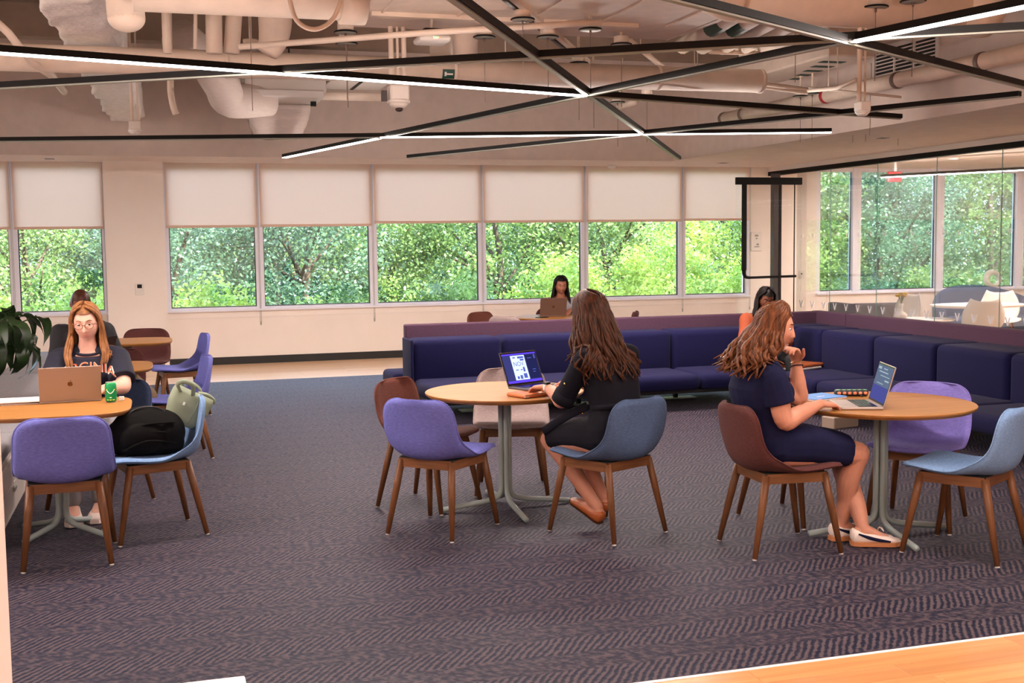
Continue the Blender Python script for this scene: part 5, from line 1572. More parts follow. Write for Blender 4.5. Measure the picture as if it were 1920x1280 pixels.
pbr('cloth_khaki', srgb(122, 98, 68), 0.85, noise=0.1, nscale=18, bump=0.25, bscale=8)
pbr('cloth_denim', srgb(150, 148, 152), 0.85, noise=0.1, nscale=18, bump=0.25, bscale=8)
pbr('cloth_grey', srgb(150, 144, 146), 0.85, noise=0.1, nscale=18, bump=0.2, bscale=8)
pbr('shoe_tan', srgb(166, 88, 44), 0.4, noise=0.1, nscale=20)
pbr('shoe_white', srgb(232, 214, 204), 0.5, noise=0.03, nscale=20)
pbr('shoe_gum', srgb(186, 120, 76), 0.6)
pbr('shoe_brown', srgb(70, 38, 24), 0.45)
pbr('letter_orange', srgb(224, 100, 50), 0.6)
pbr('gold', srgb(214, 170, 100), 0.25, metal=0.9)
pbr('clear_frame', srgb(150, 100, 78), 0.25, spec=0.6)

def vv(p): return Vector(p)
def ell_ring(c, right, fwd, a, b, n=26, e=2.3):
    return [c + right * x + fwd * y for x, y in superellipse(a, b, e, n)]
def spine_loft(stations, n=26, e=2.3):
    """stations: (center, right, half width, half depth)"""
    cs = [vv(s[0]) for s in stations]
    rings = []
    for i, s in enumerate(stations):
        tan = (cs[min(i + 1, len(cs) - 1)] - cs[max(i - 1, 0)]).normalized()
        r_ = vv(s[1]); r_ = (r_ - tan * r_.dot(tan)).normalized()
        f = tan.cross(r_) * -1
        rings.append(ell_ring(cs[i], r_, f, s[2], s[3], n, e))
    return loft(rings)
def interp(stations, k=3):
    out = []
    for i in range(len(stations) - 1):
        a, b = stations[i], stations[i + 1]
        for q in range(k):
            f = q / k; g = f * f * (3 - 2 * f)
            out.append((vv(a[0]).lerp(vv(b[0]), f), vv(a[1]).lerp(vv(b[1]), f), a[2] + (b[2] - a[2]) * g, a[3] + (b[3] - a[3]) * g))
    out.append(stations[-1])
    return out
def limb(pts, rs, n=16, k=5):
    p = smooth_path(pts, k)
    m = len(p)
    R = []
    for i in range(m):
        f = i / (m - 1) * (len(rs) - 1)
        j = min(int(f), len(rs) - 2); g = f - j
        R.append(rs[j] + (rs[j + 1] - rs[j]) * (g * g * (3 - 2 * g)))
    return tube(p, R, n, True, round_ends=True)
def orient(f, n):
    f = vv(f).normalized(); n = vv(n); n = (n - f * n.dot(f)).normalized()
    s = f.cross(n)
    return f, n, s
def hand(wrist, f, n, side, curl=0.5, spread=0.16, sc=1.0, thumb=0.5, curls=None):
    """f: towards the fingers, n: out of the back of the hand, side: +1 when the thumb lies along +s"""
    f, n, s = orient(f, n)
    w = vv(wrist)
    out = []
    st = []
    for d, a, b in ((-0.02, 0.026, 0.019), (0.01, 0.030, 0.018), (0.045, 0.039, 0.0165), (0.075, 0.041, 0.0145), (0.090, 0.038, 0.012)):
        c = w + f * d * sc
        st.append([c + s * x * sc + n * y * sc for x, y in superellipse(a, b, 2.6, 18)])
    out.append(loft(st))
    for i, (off, ln, r0) in enumerate(((0.030, 0.066, 0.0088), (0.0105, 0.074, 0.0092), (-0.0095, 0.069, 0.0088), (-0.0285, 0.053, 0.0078))):
        cu = curls[i] if curls else curl
        a0 = -spread * (i - 1.5) / 1.5 * -1
        base = w + f * 0.082 * sc + s * (off * side * sc)
        d = (f + s * (a0 * side * 0.5)).normalized()
        pts = [base - d * 0.015 * sc, base]
        ang = 0.0
        p = base.copy()
        for q, l in enumerate((0.46, 0.30, 0.24)):
            ang += cu * (0.75 if q == 0 else 1.0)
            dd = d * math.cos(ang) - n * math.sin(ang)
            p = p + dd * (ln * l * 1.08 * sc)
            pts.append(p.copy())
        out.append(tube(smooth_path(pts, 3), [r0 * sc, r0 * sc, r0 * 0.97 * sc, r0 * 0.9 * sc, r0 * 0.78 * sc], 10, True, round_ends=True))
    b = w + f * 0.022 * sc + s * (0.026 * side * sc)
    d = (f * 0.75 + s * (0.62 * side) - n * 0.35 * thumb).normalized()
    d2 = (f * 0.95 + s * (0.25 * side) - n * 0.35 * thumb).normalized()
    p1 = b + d * 0.045 * sc; p2 = p1 + d2 * 0.030 * sc; p3 = p2 + d2 * 0.024 * sc
    out.append(tube(smooth_path([b - d * 0.012 * sc, b, p1, p2, p3], 3), [0.014 * sc, 0.0135 * sc, 0.0105 * sc, 0.0098 * sc, 0.008 * sc], 10, True, round_ends=True))
    return out
def foot_piece(ankle, toe_dir, L=0.235, sc=1.0, pitch=0.0, heel=0.055):
    """bare foot shape; ankle is the joint, sole at ankle.z - 0.075 when pitch = 0"""
    t_ = vv(toe_dir); t_.z = 0; t_.normalize()
    q = Quaternion(Vector((-t_.y, t_.x, 0)), pitch)
    t_ = q @ t_
    up = q @ Vector((0, 0, 1))
    s = t_.cross(up)
    a = vv(ankle)
    st = []
    for d, w_, z0, z1 in ((-heel, 0.016, -0.06, -0.02), (-heel + 0.012, 0.027, -0.072, 0.0), (0.0, 0.033, -0.074, 0.03), (0.05, 0.036, -0.074, 0.005), (0.10, 0.042, -0.074, -0.025), (0.145, 0.044, -0.074, -0.042), (L - heel - 0.02, 0.036, -0.073, -0.05), (L - heel, 0.02, -0.07, -0.056)):
        c = a + t_ * d * sc + up * ((z0 + z1) / 2 * sc)
        st.append([c + s * x * sc + up * y * sc for x, y in superellipse(w_, (z1 - z0) / 2, 2.6, 18)])
    return loft(st), (t_, up, s)
def shoe(parent, ankle, toe_dir, mat, sole_mat, L=0.25, sc=1.06, pitch=0.0, low=True, stripe=None, sole_h=0.022):
    t_ = vv(toe_dir); t_.z = 0; t_.normalize()
    q = Quaternion(Vector((-t_.y, t_.x, 0)), pitch)
    t_ = q @ t_; up = q @ Vector((0, 0, 1)); s = t_.cross(up)
    a = vv(ankle)
    heel = 0.062
    prof = [(-heel, 0.020, -0.055, -0.012), (-heel + 0.012, 0.032, -0.072, 0.0), (-0.03, 0.038, -0.074, -0.003), (0.0, 0.040, -0.074, -0.014 if low else 0.01), (0.05, 0.042, -0.074, -0.018), (0.10, 0.048, -0.074, -0.03), (0.15, 0.050, -0.074, -0.042), (L - heel - 0.025, 0.043, -0.074, -0.050), (L - heel, 0.024, -0.070, -0.056)]
    st = []
    for d, w_, z0, z1 in prof:
        c = a + t_ * d * sc + up * ((z0 + z1) / 2 * sc)
        st.append([c + s * x * sc + up * y * sc for x, y in superellipse(w_, (z1 - z0) / 2, 2.8, 20)])
    o = obj('shoe', loft(st), mat, parent, True)
    so = []
    for d, w_, z0, z1 in prof:
        c = a + t_ * d * 1.015 * sc
        so.append([c + s * (w_ * 1.04 * sc) + up * (-0.066 * sc), c - s * (w_ * 1.04 * sc) + up * (-0.066 * sc), c - s * (w_ * 1.0 * sc) + up * ((-0.066 - sole_h) * sc), c + s * (w_ * 1.0 * sc) + up * ((-0.066 - sole_h) * sc)])
    obj('sole', loft(so), sole_mat, o)
    if stripe:
        side = stripe[1]
        pts = []
        for d, z, r in ((-0.03, -0.022, 0.006), (0.02, -0.040, 0.010), (0.07, -0.052, 0.010), (0.13, -0.060, 0.007)):
            w_ = 0.0415 if d < 0.06 else 0.047
            pts.append(a + t_ * d * sc + s * (side * w_ * sc) + up * (z * sc))
        obj('stripe', tube(smooth_path(pts, 4), [0.004, 0.009, 0.009, 0.005], 8, True, 1.0), stripe[0], o, True)
    return o

HW, HD, HH = 0.073, 0.094, 0.115
def head_point(d):
    x, y, z = d.x * HW, d.y * HD, d.z * HH
    if d.z < 0:
        t = min(1.0, -d.z)
        x *= 1 - 0.22 * t * t
        if d.y < 0:
            y *= 1 - 0.42 * t
        else:
            y *= 1 - 0.02 * t
    if d.y > 0:
        # flatten the face a little, keep width at the cheeks
        y = y * (0.93 + 0.07 * abs(d.x))
        g = lambda a, b: math.exp(-(a * a) / (b * b))
        k = max(0.0, min(1.0, d.y * 2.5))
        nose = 0.0
        if -0.048 < z < 0.03:
            s = (0.024 - z) / 0.056
            hgt = 0.003 + 0.0235 * max(0, min(1, s)) ** 1.25
            if z < -0.032: hgt *= max(0.0, 1 - ((-0.032 - z) / 0.014) ** 1.3)
            wd = 0.0085 + 0.0055 * max(0, min(1, s))
            nose = hgt * g(x, wd)
        y += k * (nose - 0.0085 * (g(abs(x) - 0.031, 0.016) * g(z - 0.010, 0.013)) + 0.004 * g(x, 0.05) * g(z - 0.034, 0.010)
                  + 0.0065 * g(x, 0.021) * g(z + 0.058, 0.0065) + 0.0065 * g(x, 0.019) * g(z + 0.070, 0.007) - 0.003 * g(x, 0.024) * g(z + 0.0635, 0.003)
                  - 0.004 * g(x, 0.02) * g(z + 0.082, 0.006) + 0.010 * g(x, 0.024) * g(z + 0.100, 0.014) + 0.004 * g(abs(x) - 0.042, 0.018) * g(z + 0.022, 0.02))
    return Vector((x, y, z))
def head_mesh(M, sc=1.0):
    nu, nv = 112, 88
    rings = []
    for i in range(1, nv):
        th = PI * i / nv
        rings.append([M @ (head_point(Vector((math.sin(th) * math.sin(2 * PI * k / nu), math.sin(th) * math.cos(2 * PI * k / nu), math.cos(th)))) * sc) for k in range(nu)])
    v, f = loft(rings, True)
    ears = []
    for s in (-1, 1):
        ears.append(ellipsoid((0, 0, 0), (0.010, 0.019, 0.030), 14, 10, M @ Matrix.Translation(Vector((s * 0.0735, -0.006, -0.008)) * sc) @ Matrix.Rotation(s * 0.3, 4, 'Z')))
    return [(v, f)] + ears
def face_parts(par, M, sc=1.0, lids=0.5, lip='lip', brow='hair_auburn'):
    for s in (-1, 1):
        E = M @ Matrix.Translation(Vector((s * 0.0305, 0.0690, 0.0085)) * sc)
        e = obj('eye', ellipsoid((0, 0, 0), (0.0125 * sc, 0.0095 * sc, 0.0062 * sc), 16, 10, E), 'eye_white', par, True)
        obj('iris', ellipsoid((0, 0, 0), (0.0055 * sc, 0.0026 * sc, 0.0050 * sc), 12, 8, E @ Matrix.Translation((0, 0.0082 * sc, -0.001 * sc))), 'eye_dark', e, True)
        # lash line and brow
        obj('lashes', tube([E @ Vector((a * 0.0125 * sc, 0.0095 * sc * math.sqrt(max(0, 1 - a * a * 0.8)), (0.0055 - 0.004 * a * a - 0.006 * lids) * sc)) for a in (-1, -0.6, -0.2, 0.2, 0.6, 1)], 0.0016 * sc, 6), 'eye_dark', par, True)
        obj('brow', tube([M @ (head_surface(Vector((s * a, 0, z))) * sc) for a, z in ((0.014, 0.030), (0.024, 0.035), (0.036, 0.036), (0.046, 0.030))], [0.0022 * sc, 0.003 * sc, 0.0026 * sc, 0.0012 * sc], 6), brow, par, True)
    obj('lips', join(tube([M @ (head_surface(Vector((a, 0, -0.0585 + 0.002 * abs(abs(a) - 0.006) / 0.006 * -0.6))) * sc) for a in (-0.021, -0.013, -0.006, 0.0, 0.006, 0.013, 0.021)], [0.0010 * sc, 0.002 * sc, 0.0026 * sc, 0.0022 * sc, 0.0026 * sc, 0.002 * sc, 0.0010 * sc], 8),
                     tube([M @ (head_surface(Vector((a, 0, -0.068))) * sc) for a in (-0.019, -0.010, 0.0, 0.010, 0.019)], [0.0010 * sc, 0.0026 * sc, 0.0032 * sc, 0.0026 * sc, 0.0010 * sc], 8)), lip, par, True)
def head_surface(p):
    # march along +y to find the face surface at (x, z)
    best = None
    for k in range(220):
        th = PI * (0.12 + 0.76 * k / 219)
        # direction with this polar angle whose x matches
        lo, hi = -PI / 2, PI / 2
        for _ in range(24):
            mid = (lo + hi) / 2
            q = head_point(Vector((math.sin(th) * math.sin(mid), math.sin(th) * math.cos(mid), math.cos(th))))
            if q.x < p.x: lo = mid
            else: hi = mid
        if best is None or abs(q.z - p.z) < abs(best.z - p.z): best = q
    return best

def hair_locks(M, n, seed, length, spread=0.15, az_min=0.75, wave=0.02, freq=2.2, drift=(0, -0.05, 0), part=0.0, rad=0.011, vol=1.0, len_var=0.15, front_drop=None, tip_curl=0.03, exit_th=1.65, sides=6, st=None, clear=0.03, az_min2=None, balls=()):
    """az measured from the face (0) round to the back (pi); returns a mesh of tapered wavy locks"""
    rnd = random.Random(seed)
    vs = []
    for i in range(n):
        sgn = 1 if i % 2 else -1
        az0 = az_min if sgn > 0 or az_min2 is None else az_min2
        az = az0 + (PI - az0) * ((i / n) ** 0.9) + rnd.uniform(-0.06, 0.06)
        a = az * sgn
        lay = rnd.random()
        k = vol * (1.05 + 0.10 * lay)
        pts = []
        th0 = rnd.uniform(0.10, 0.55) if i % 3 else rnd.uniform(0.05, 0.2)
        thE = exit_th + rnd.uniform(-0.1, 0.15)
        start_az = a * 0.55 + part
        for q in range(7):
            f = q / 6
            th = th0 + (thE - th0) * f
            aa = start_az + (a - start_az) * min(1, f * 1.4)
            d = Vector((math.sin(th) * math.sin(aa), math.sin(th) * math.cos(aa), math.cos(th)))
            pts.append(M @ Vector((d.x * HW * k * 1.04, d.y * HD * k, d.z * HH * k * 1.0)))
        ex = pts[-1]
        c0 = M @ Vector((0, -0.015, 0))
        out = ex - c0; out.z = 0
        out = out.normalized() if out.length > 1e-4 else Vector((0, -1, 0))
        L = length * (1 + rnd.uniform(-len_var, len_var))
        if front_drop and az < front_drop[0]: L *= front_drop[1]
        ph = rnd.uniform(0, 2 * PI); fr_ = freq * rnd.uniform(0.85, 1.2)
        sd = Vector((-out.y, out.x, 0))
        m = 12
        for q in range(1, m + 1):
            f = q / m
            w_ = wave * min(1, f * 1.5)
            p = ex + Vector((0, 0, -L * f)) + out * (spread * L * (f ** 0.8) * (0.5 + 0.7 * lay)) + vv(drift) * f
            p = p + sd * (w_ * math.sin(ph + fr_ * 2 * PI * f)) + out * (w_ * 0.8 * math.cos(ph + fr_ * 2 * PI * f))
            if f > 0.8:
                p = p + out * (tip_curl * ((f - 0.8) / 0.2) ** 2 * rnd.choice((-0.6, 1.0, 1.0)))
            if st:
                b_ = min(st, key=lambda s_: abs(s_[0].z - p.z))
                if p.z < st[-1][0].z:
                    ax, ay = b_[2] + clear, b_[3] + clear
                    dx, dy_ = p.x - b_[0].x, p.y - b_[0].y
                    g = math.sqrt((dx / ax) ** 2 + (dy_ / ay) ** 2)
                    if 1e-4 < g < 1:
                        p = Vector((b_[0].x + dx / g, b_[0].y + dy_ / g, p.z))
            for bc, br in balls:
                dv = p - vv(bc)
                if dv.length < br: p = vv(bc) + dv.normalized() * br
            pts.append(p)
        r0 = rad * rnd.uniform(0.8, 1.25)
        m2 = len(pts)
        vs.append(tube(pts, [r0 * (0.75 if j < 2 else 1.0) * (1.0 if j < m2 * 0.7 else max(0.12, 1 - (j - m2 * 0.7) / (m2 * 0.32))) for j in range(m2)], sides, True, 0.75))
    return join(*vs)
def scalp(M, k=1.05, face_y=0.30, face_z=0.62):
    nu, nv = 40, 28
    V, Fc, idx = [], [], {}
    dirs = {}
    for i in range(nv + 1):
        th = PI * i / nv
        for j in range(nu):
            d = Vector((math.sin(th) * math.sin(2 * PI * j / nu), math.sin(th) * math.cos(2 * PI * j / nu), math.cos(th)))
            dirs[i, j] = d
            idx[i, j] = len(V)
            p = head_point(Vector((d.x, min(d.y, 0.98), d.z)))
            p = Vector((d.x * HW * k * 1.03, d.y * HD * k, d.z * HH * k)) if d.y > 0 else Vector((max(-HW, min(HW, d.x * HW)) * k * 1.03, d.y * HD * k, d.z * HH * k))
            V.append(M @ p)
    for i in range(nv):
        for j in range(nu):
            q = [(i, j), (i + 1, j), (i + 1, (j + 1) % nu), (i, (j + 1) % nu)]
            c = sum((dirs[t] for t in q), Vector()) / 4
            if c.z < -0.45 or (c.y > face_y and c.z < face_z) or (c.y > 0.05 and c.z < 0.15) or c.z < -0.1 - 0.6 * max(0, -c.y): continue
            Fc.append(tuple(idx[t] for t in q))
    return V, Fc

def person_root(label, x, y, heading, z=0.0):
    return thing('person', label, 'person', (x, y, z), math.radians(heading - 90), 'people working in the room')
def torso_st(pel, waist, chest, neckb, head_c, right, sc=1.0, w=1.0):
    r0, r1 = vv(right), vv(right)
    pel, waist, chest, neckb, hc = map(vv, (pel, waist, chest, neckb, head_c))
    up = (waist - pel).normalized()
    return [(pel - up * 0.085, r0, 0.13 * w, 0.085 * w), (pel - up * 0.04, r0, 0.172 * w, 0.118 * w), (pel + up * 0.03, r0, 0.176 * w, 0.122 * w), (waist, r0, 0.138 * w, 0.102 * w), (waist.lerp(chest, 0.55), r1, 0.148 * w, 0.112 * w), (chest, r1, 0.158 * w, 0.116 * w),
            (chest.lerp(neckb, 0.5), r1, 0.162 * w, 0.092 * w), (chest.lerp(neckb, 0.80), r1, 0.125 * w, 0.068 * w), (neckb, r1, 0.062, 0.056), (neckb.lerp(hc, 0.35), r1, 0.050, 0.050), (neckb.lerp(hc, 0.75), r1, 0.048, 0.050)]
def headM(c, yaw=0, pitch=0, roll=0):
    return Matrix.Translation(vv(c)) @ Matrix.Rotation(math.radians(yaw), 4, 'Z') @ Matrix.Rotation(math.radians(pitch), 4, 'X') @ Matrix.Rotation(math.radians(roll), 4, 'Y')
def inflate(st, d):
    return [(s[0], s[1], s[2] + d, s[3] + d) for s in st]
def text_on(body_me, s, size, origin, width_dir, up_dir, out_dir, arch, mat, par, lift=0.003, name='lettering', grow=0.0):
    """letters laid on the cloth of body_me (local frame), pushed out along out_dir"""
    bv = BVHTree.FromPolygons([v.co.copy() for v in body_me.vertices], [tuple(p.vertices) for p in body_me.polygons])
    me = text_mesh(s, size)
    bm = bmesh.new(); bm.from_mesh(me)
    bmesh.ops.triangulate(bm, faces=bm.faces)
    for _ in range(2):
        long_e = [e for e in bm.edges if e.calc_length() > 0.012]
        if long_e: bmesh.ops.subdivide_edges(bm, edges=long_e, cuts=1)
        bmesh.ops.triangulate(bm, faces=bm.faces)
    o, wd, ud, od = vv(origin), vv(width_dir).normalized(), vv(up_dir).normalized(), vv(out_dir).normalized()
    if grow:
        pass
    for v in bm.verts:
        x, yv = v.co.x, v.co.y
        yv = yv - arch * x * x
        p = o + wd * x + ud * yv + od * 0.4
        hit = bv.ray_cast(p, -od, 0.8)
        v.co = (hit[0] + od * lift) if hit[0] is not None else (o + wd * x + ud * yv)
    bm.to_mesh(me); bm.free()
    return link(name, me, mat, par)
RX = (1, 0, 0)
def make_body(root, sk, st, M, arms, legs, hands, vox, hsc=1.0, feet=None, arm_r=1.0, leg_r=1.0):
    pcs = [spine_loft(interp(st))] + head_mesh(M, hsc)
    for sh, el, wr in arms:
        sh, el, wr = vv(sh), vv(el), vv(wr)
        pcs.append(limb([sh, sh.lerp(el, 0.5), el, el.lerp(wr, 0.35), wr], [0.050 * arm_r, 0.046 * arm_r, 0.041 * arm_r, 0.041 * arm_r, 0.026]))
    for hi, kn, an in legs:
        hi, kn, an = vv(hi), vv(kn), vv(an)
        calf = kn.lerp(an, 0.35) + Vector((0, -0.018, 0))
        pcs.append(limb([hi, hi.lerp(kn, 0.5), kn - (kn - hi).normalized() * 0.02], [0.092 * leg_r, 0.082 * leg_r, 0.060 * leg_r]))
        pcs.append(limb([kn, calf, kn.lerp(an, 0.7), an], [0.058 * leg_r, 0.056 * leg_r, 0.043 * leg_r, 0.034]))
    for h in hands:
        pcs += hand(*h[0], **h[1])
    for f in (feet or []):
        pcs.append(foot_piece(*f)[0])
    return solid('body', pcs, vox, sk, root, 2)
def garment(root, name, mat, pieces, vox=0.007, sm=3):
    return solid(name, pieces, vox, mat, root, sm)
def sleeve(sh, el, f0, r0, r1, n=18):
    sh, el = vv(sh), vv(el)
    e = sh.lerp(el, f0)
    d = (el - sh).normalized()
    return tube([sh - d * 0.02, sh, sh.lerp(e, 0.5), e], [r0 * 0.75, r0, (r0 + r1) / 2, r1], n)

# ---------------- woman at the middle table
P = person_root('woman with long auburn hair in a dark dress at the middle table', 2.43, 6.13, 112)
st = torso_st((0, -0.075, 0.578), (0, -0.065, 0.735), (-0.005, -0.02, 0.90), (-0.015, 0.045, 1.065), (-0.02, 0.115, 1.235), RX)
M = headM((-0.02, 0.115, 1.240), 8, -14)
aL = ((-0.175, 0.0, 1.0), (-0.205, 0.155, 0.752), (-0.105, 0.40, 0.800))
aR = ((0.165, -0.01, 1.0), (0.215, 0.17, 0.765), (0.115, 0.41, 0.812))
lL = ((-0.085, -0.05, 0.545), (-0.115, 0.37, 0.495), (-0.005, 0.085, 0.125))
lR = ((0.085, -0.05, 0.545), (0.085, 0.38, 0.505), (0.075, 0.12, 0.165))
hd = [((aL[2], (-0.10, 0.98, -0.10), (0.1, 0.1, 1), 1), dict(curl=0.38)), ((aR[2], (-0.25, 0.95, -0.08), (-0.2, 0.1, 1), -1), dict(curl=0.45))]
make_body(P, 'skin_warm', st, M, (aL, aR), (lL, lR), hd, 0.0048, feet=[(lL[2], (-0.1, 1, 0), 0.23, 1.0, -0.45), (lR[2], (-0.15, 1, 0), 0.23, 1.0, -0.55)])
face_parts(P, M)
sk = spine_loft(interp([((0, -0.15, 0.575), RX, 0.155, 0.09), ((0, -0.06, 0.568), RX, 0.19, 0.108), ((0, 0.12, 0.555), RX, 0.190, 0.095), ((-0.01, 0.28, 0.53), RX, 0.185, 0.084), ((-0.015, 0.345, 0.515), RX, 0.178, 0.080)]), e=3.0)
dr = garment(P, 'dress', 'cloth_ink', [spine_loft(interp(inflate(st[:8], 0.016))), sk, sleeve(aL[0], aL[1], 1.0, 0.060, 0.060), sleeve(aR[0], aR[1], 1.0, 0.060, 0.060), limb([(-0.03, 0.04, 1.05), (-0.10, 0.02, 1.02), aL[0]], [0.055, 0.058, 0.060]), limb([(0.01, 0.04, 1.05), (0.09, 0.02, 1.02), aR[0]], [0.055, 0.058, 0.060]),
     ellipsoid((0.0, 0.10, 0.89), (0.13, 0.07, 0.09))])
obj('collar', tube(smooth_path([(-0.075, 0.075, 1.055), (-0.07, 0.01, 1.08), (-0.01, -0.025, 1.085), (0.05, 0.01, 1.08), (0.05, 0.075, 1.055)], 5), 0.018, 10, True, 1.4), 'cloth_ink', dr, True)
obj('belt', spine_loft([((0, -0.078, 0.715), RX, 0.162, 0.127), ((0, -0.073, 0.745), RX, 0.160, 0.125)]), 'cloth_ink', dr, True)
obj('sash', tube(smooth_path([(-0.13, 0.03, 0.73), (-0.17, 0.12, 0.68), (-0.195, 0.22, 0.62), (-0.20, 0.33, 0.555)], 6), 0.024, 10, True, 0.25, up=(1, 0.3, 0)), 'cloth_ink', dr, True)
for p in ((-0.262, 0.07, 0.86), (-0.145, 0.075, 0.70), (-0.165, 0.03, 0.69)):
    obj('button', ellipsoid(p, (0.006, 0.006, 0.006), 8, 6), 'gold', dr, True)
for el_, sh_ in ((aL[1], aL[0]), (aR[1], aR[0])):
    d_ = (vv(el_) - vv(sh_)).normalized()
    obj('cuff', tube([vv(el_) - d_ * 0.055, vv(el_) + d_ * 0.004], [0.066, 0.066], 20), 'cloth_ink', dr, True)
hr = obj('hair', scalp(M, 1.06), 'hair_auburn', P, True)
obj('locks', hair_locks(M, 150, 11, 0.33, 0.22, 0.95, 0.016, 1.5, (0.0, -0.06, 0), rad=0.0135, vol=1.04, tip_curl=0.04, len_var=0.14, front_drop=(1.75, 0.72), st=interp(st), clear=0.034, balls=((aL[0], 0.078), (aR[0], 0.078), (vv(aL[0]).lerp(vv(aL[1]), 0.4), 0.078), (vv(aR[0]).lerp(vv(aR[1]), 0.4), 0.078))), 'hair_auburn', hr, True)
wd = (vv(aL[2]) - vv(aL[1])).normalized()
wc = vv(aL[2]) - wd * 0.02
wt = obj('watch_strap', tube([wc - wd * 0.010, wc + wd * 0.010], 0.0315, 20), 'white_plastic', P, True)
obj('watch', bbox_round(wc + Vector((-0.012, 0, 0.030)), (0.036, 0.034, 0.014), 0.005, 2), 'key_black', wt)
for l_, pt, dd in ((lL, -0.45, (-0.1, 1, 0)), (lR, -0.55, (-0.15, 1, 0))):
    shoe(P, l_[2], dd, 'shoe_tan', 'shoe_brown', 0.245, 1.0, pt, True, None, 0.008)

# ---------------- woman at the right table
P = person_root('woman with wavy brown hair in a navy dress at the right table', 3.157, 5.505, -2)
st = torso_st((0, -0.075, 0.58), (0, -0.10, 0.725), (0, -0.12, 0.86), (0.0, -0.085, 1.01), (0, -0.03, 1.165), RX, w=1.06)
M = headM((0.0, -0.022, 1.178), -26, -10)
aR = ((0.178, -0.125, 0.935), (0.205, -0.075, 0.712), (0.105, 0.185, 0.778))
aL = ((-0.165, -0.06, 0.94), (-0.165, 0.205, 0.772), (-0.120, 0.165, 0.985))
lR = ((0.09, -0.05, 0.55), (0.095, 0.415, 0.500), (-0.015, 0.385, 0.098))
lL = ((-0.09, -0.05, 0.55), (-0.105, 0.43, 0.515), (0.125, 0.435, 0.098))
hd = [((aR[2], (-0.30, 0.95, -0.12), (0.05, 0.1, 1), -1), dict(curl=0.33)), ((aL[2], (0.42, -0.42, 0.80), (-0.4, 0.75, 0.5), -1), dict(curl=0.85, thumb=0.2))]
make_body(P, 'skin_warm', st, M, (aR, aL), (lR, lL), hd, 0.0048, feet=[(lR[2], (0.05, 1, 0)), (lL[2], (0.30, 0.95, 0))], arm_r=1.16, leg_r=1.12)
face_parts(P, M, brow='hair_light_brown')
sk = spine_loft(interp([((0, -0.15, 0.58), RX, 0.155, 0.09), ((0, -0.06, 0.572), RX, 0.20, 0.112), ((0, 0.12, 0.56), RX, 0.203, 0.105), ((0, 0.27, 0.53), RX, 0.198, 0.098), ((0, 0.345, 0.518), RX, 0.192, 0.092)]), e=3.0)
dr = garment(P, 'dress', 'cloth_navy', [spine_loft(interp(inflate(st[:8], 0.018))), sk, sleeve(aR[0], aR[1], 0.60, 0.070, 0.078), sleeve(aL[0], aL[1], 0.62, 0.068, 0.072), limb([(0.03, -0.085, 0.99), (0.10, -0.105, 0.965), aR[0]], [0.055, 0.064, 0.070]), limb([(-0.03, -0.085, 0.99), (-0.10, -0.085, 0.965), aL[0]], [0.055, 0.064, 0.070]),
     ellipsoid((0.0, -0.015, 0.84), (0.145, 0.075, 0.085)), ellipsoid((0.0, -0.04, 0.70), (0.14, 0.10, 0.09))])
hr = obj('hair', scalp(M, 1.07), 'hair_light_brown', P, True)
obj('locks', hair_locks(M, 170, 23, 0.20, 0.42, 1.30, 0.020, 1.9, (0.0, -0.085, 0), rad=0.0125, vol=1.10, tip_curl=0.03, len_var=0.2, front_drop=(1.5, 0.75), st=interp(st), clear=0.035, balls=((aL[0], 0.092), (aR[0], 0.092))), 'hair_light_brown', hr, True)
wd = (vv(aL[2]) - vv(aL[1])).normalized(); wc = vv(aL[2]) - wd * 0.03
obj('hair_tie', tube([wc + Vector((0.034 * math.cos(a), 0.034 * math.sin(a), 0.010 * math.cos(a))) for a in [2 * PI * k / 20 for k in range(21)]], 0.0032, 6), 'cloth_black', P, True)
obj('bracelet', tube([wc + wd * 0.022 + Vector((0.032 * math.cos(a), 0.032 * math.sin(a), 0.006 * math.cos(a))) for a in [2 * PI * k / 20 for k in range(21)]], 0.002, 6), 'gold', P, True)
f_ = vv((-0.30, 0.95, -0.12)).normalized()
obj('ring', ellipsoid(vv(aR[2]) + f_ * 0.10 + Vector((0.012, 0, 0.004)), (0.009, 0.004, 0.009), 10, 8), 'can_rim', P, True)
shoe(P, lR[2], (0.05, 1, 0), 'shoe_white', 'shoe_gum', 0.25, 1.04, 0, True, ('cloth_navy', 1))
s_ = shoe(P, lL[2], (0.30, 0.95, 0), 'shoe_white', 'shoe_gum', 0.25, 1.04, 0, True, ('cloth_navy', 1))
obj('laces', tube(smooth_path([vv(lL[2]) + Vector((0.02, 0.075, -0.012)), vv(lL[2]) + Vector((0.05, 0.07, 0.012)), vv(lL[2]) + Vector((0.055, 0.09, -0.01)), vv(lL[2]) + Vector((0.02, 0.10, 0.0))], 4), 0.003, 6), 'shoe_white', s_, True)

# ---------------- blonde woman at the left table
P = person_root('blonde woman with glasses in a navy lettered T-shirt at the left table', -0.405, 7.86, 268)
st = torso_st((0, -0.075, 0.575), (0, -0.05, 0.72), (0, 0.015, 0.87), (0.0, 0.06, 1.015), (0.0, 0.095, 1.165), RX)
M = headM((0.0, 0.10, 1.180), -4, -13, 3)
aL = ((-0.172, 0.025, 0.955), (-0.215, 0.215, 0.785), (-0.085, 0.345, 0.782))
aR = ((0.172, 0.025, 0.955), (0.215, 0.205, 0.785), (0.085, 0.345, 0.782))
lL = ((-0.09, -0.03, 0.55), (-0.105, 0.41, 0.505), (-0.06, 0.36, 0.098))
lR = ((0.09, -0.03, 0.55), (0.105, 0.42, 0.505), (0.09, 0.42, 0.098))
hd = [((aL[2], (0.35, 0.92, -0.1), (0, 0.1, 1), 1), dict(curl=0.35)), ((aR[2], (-0.35, 0.92, -0.1), (0, 0.1, 1), -1), dict(curl=0.35))]
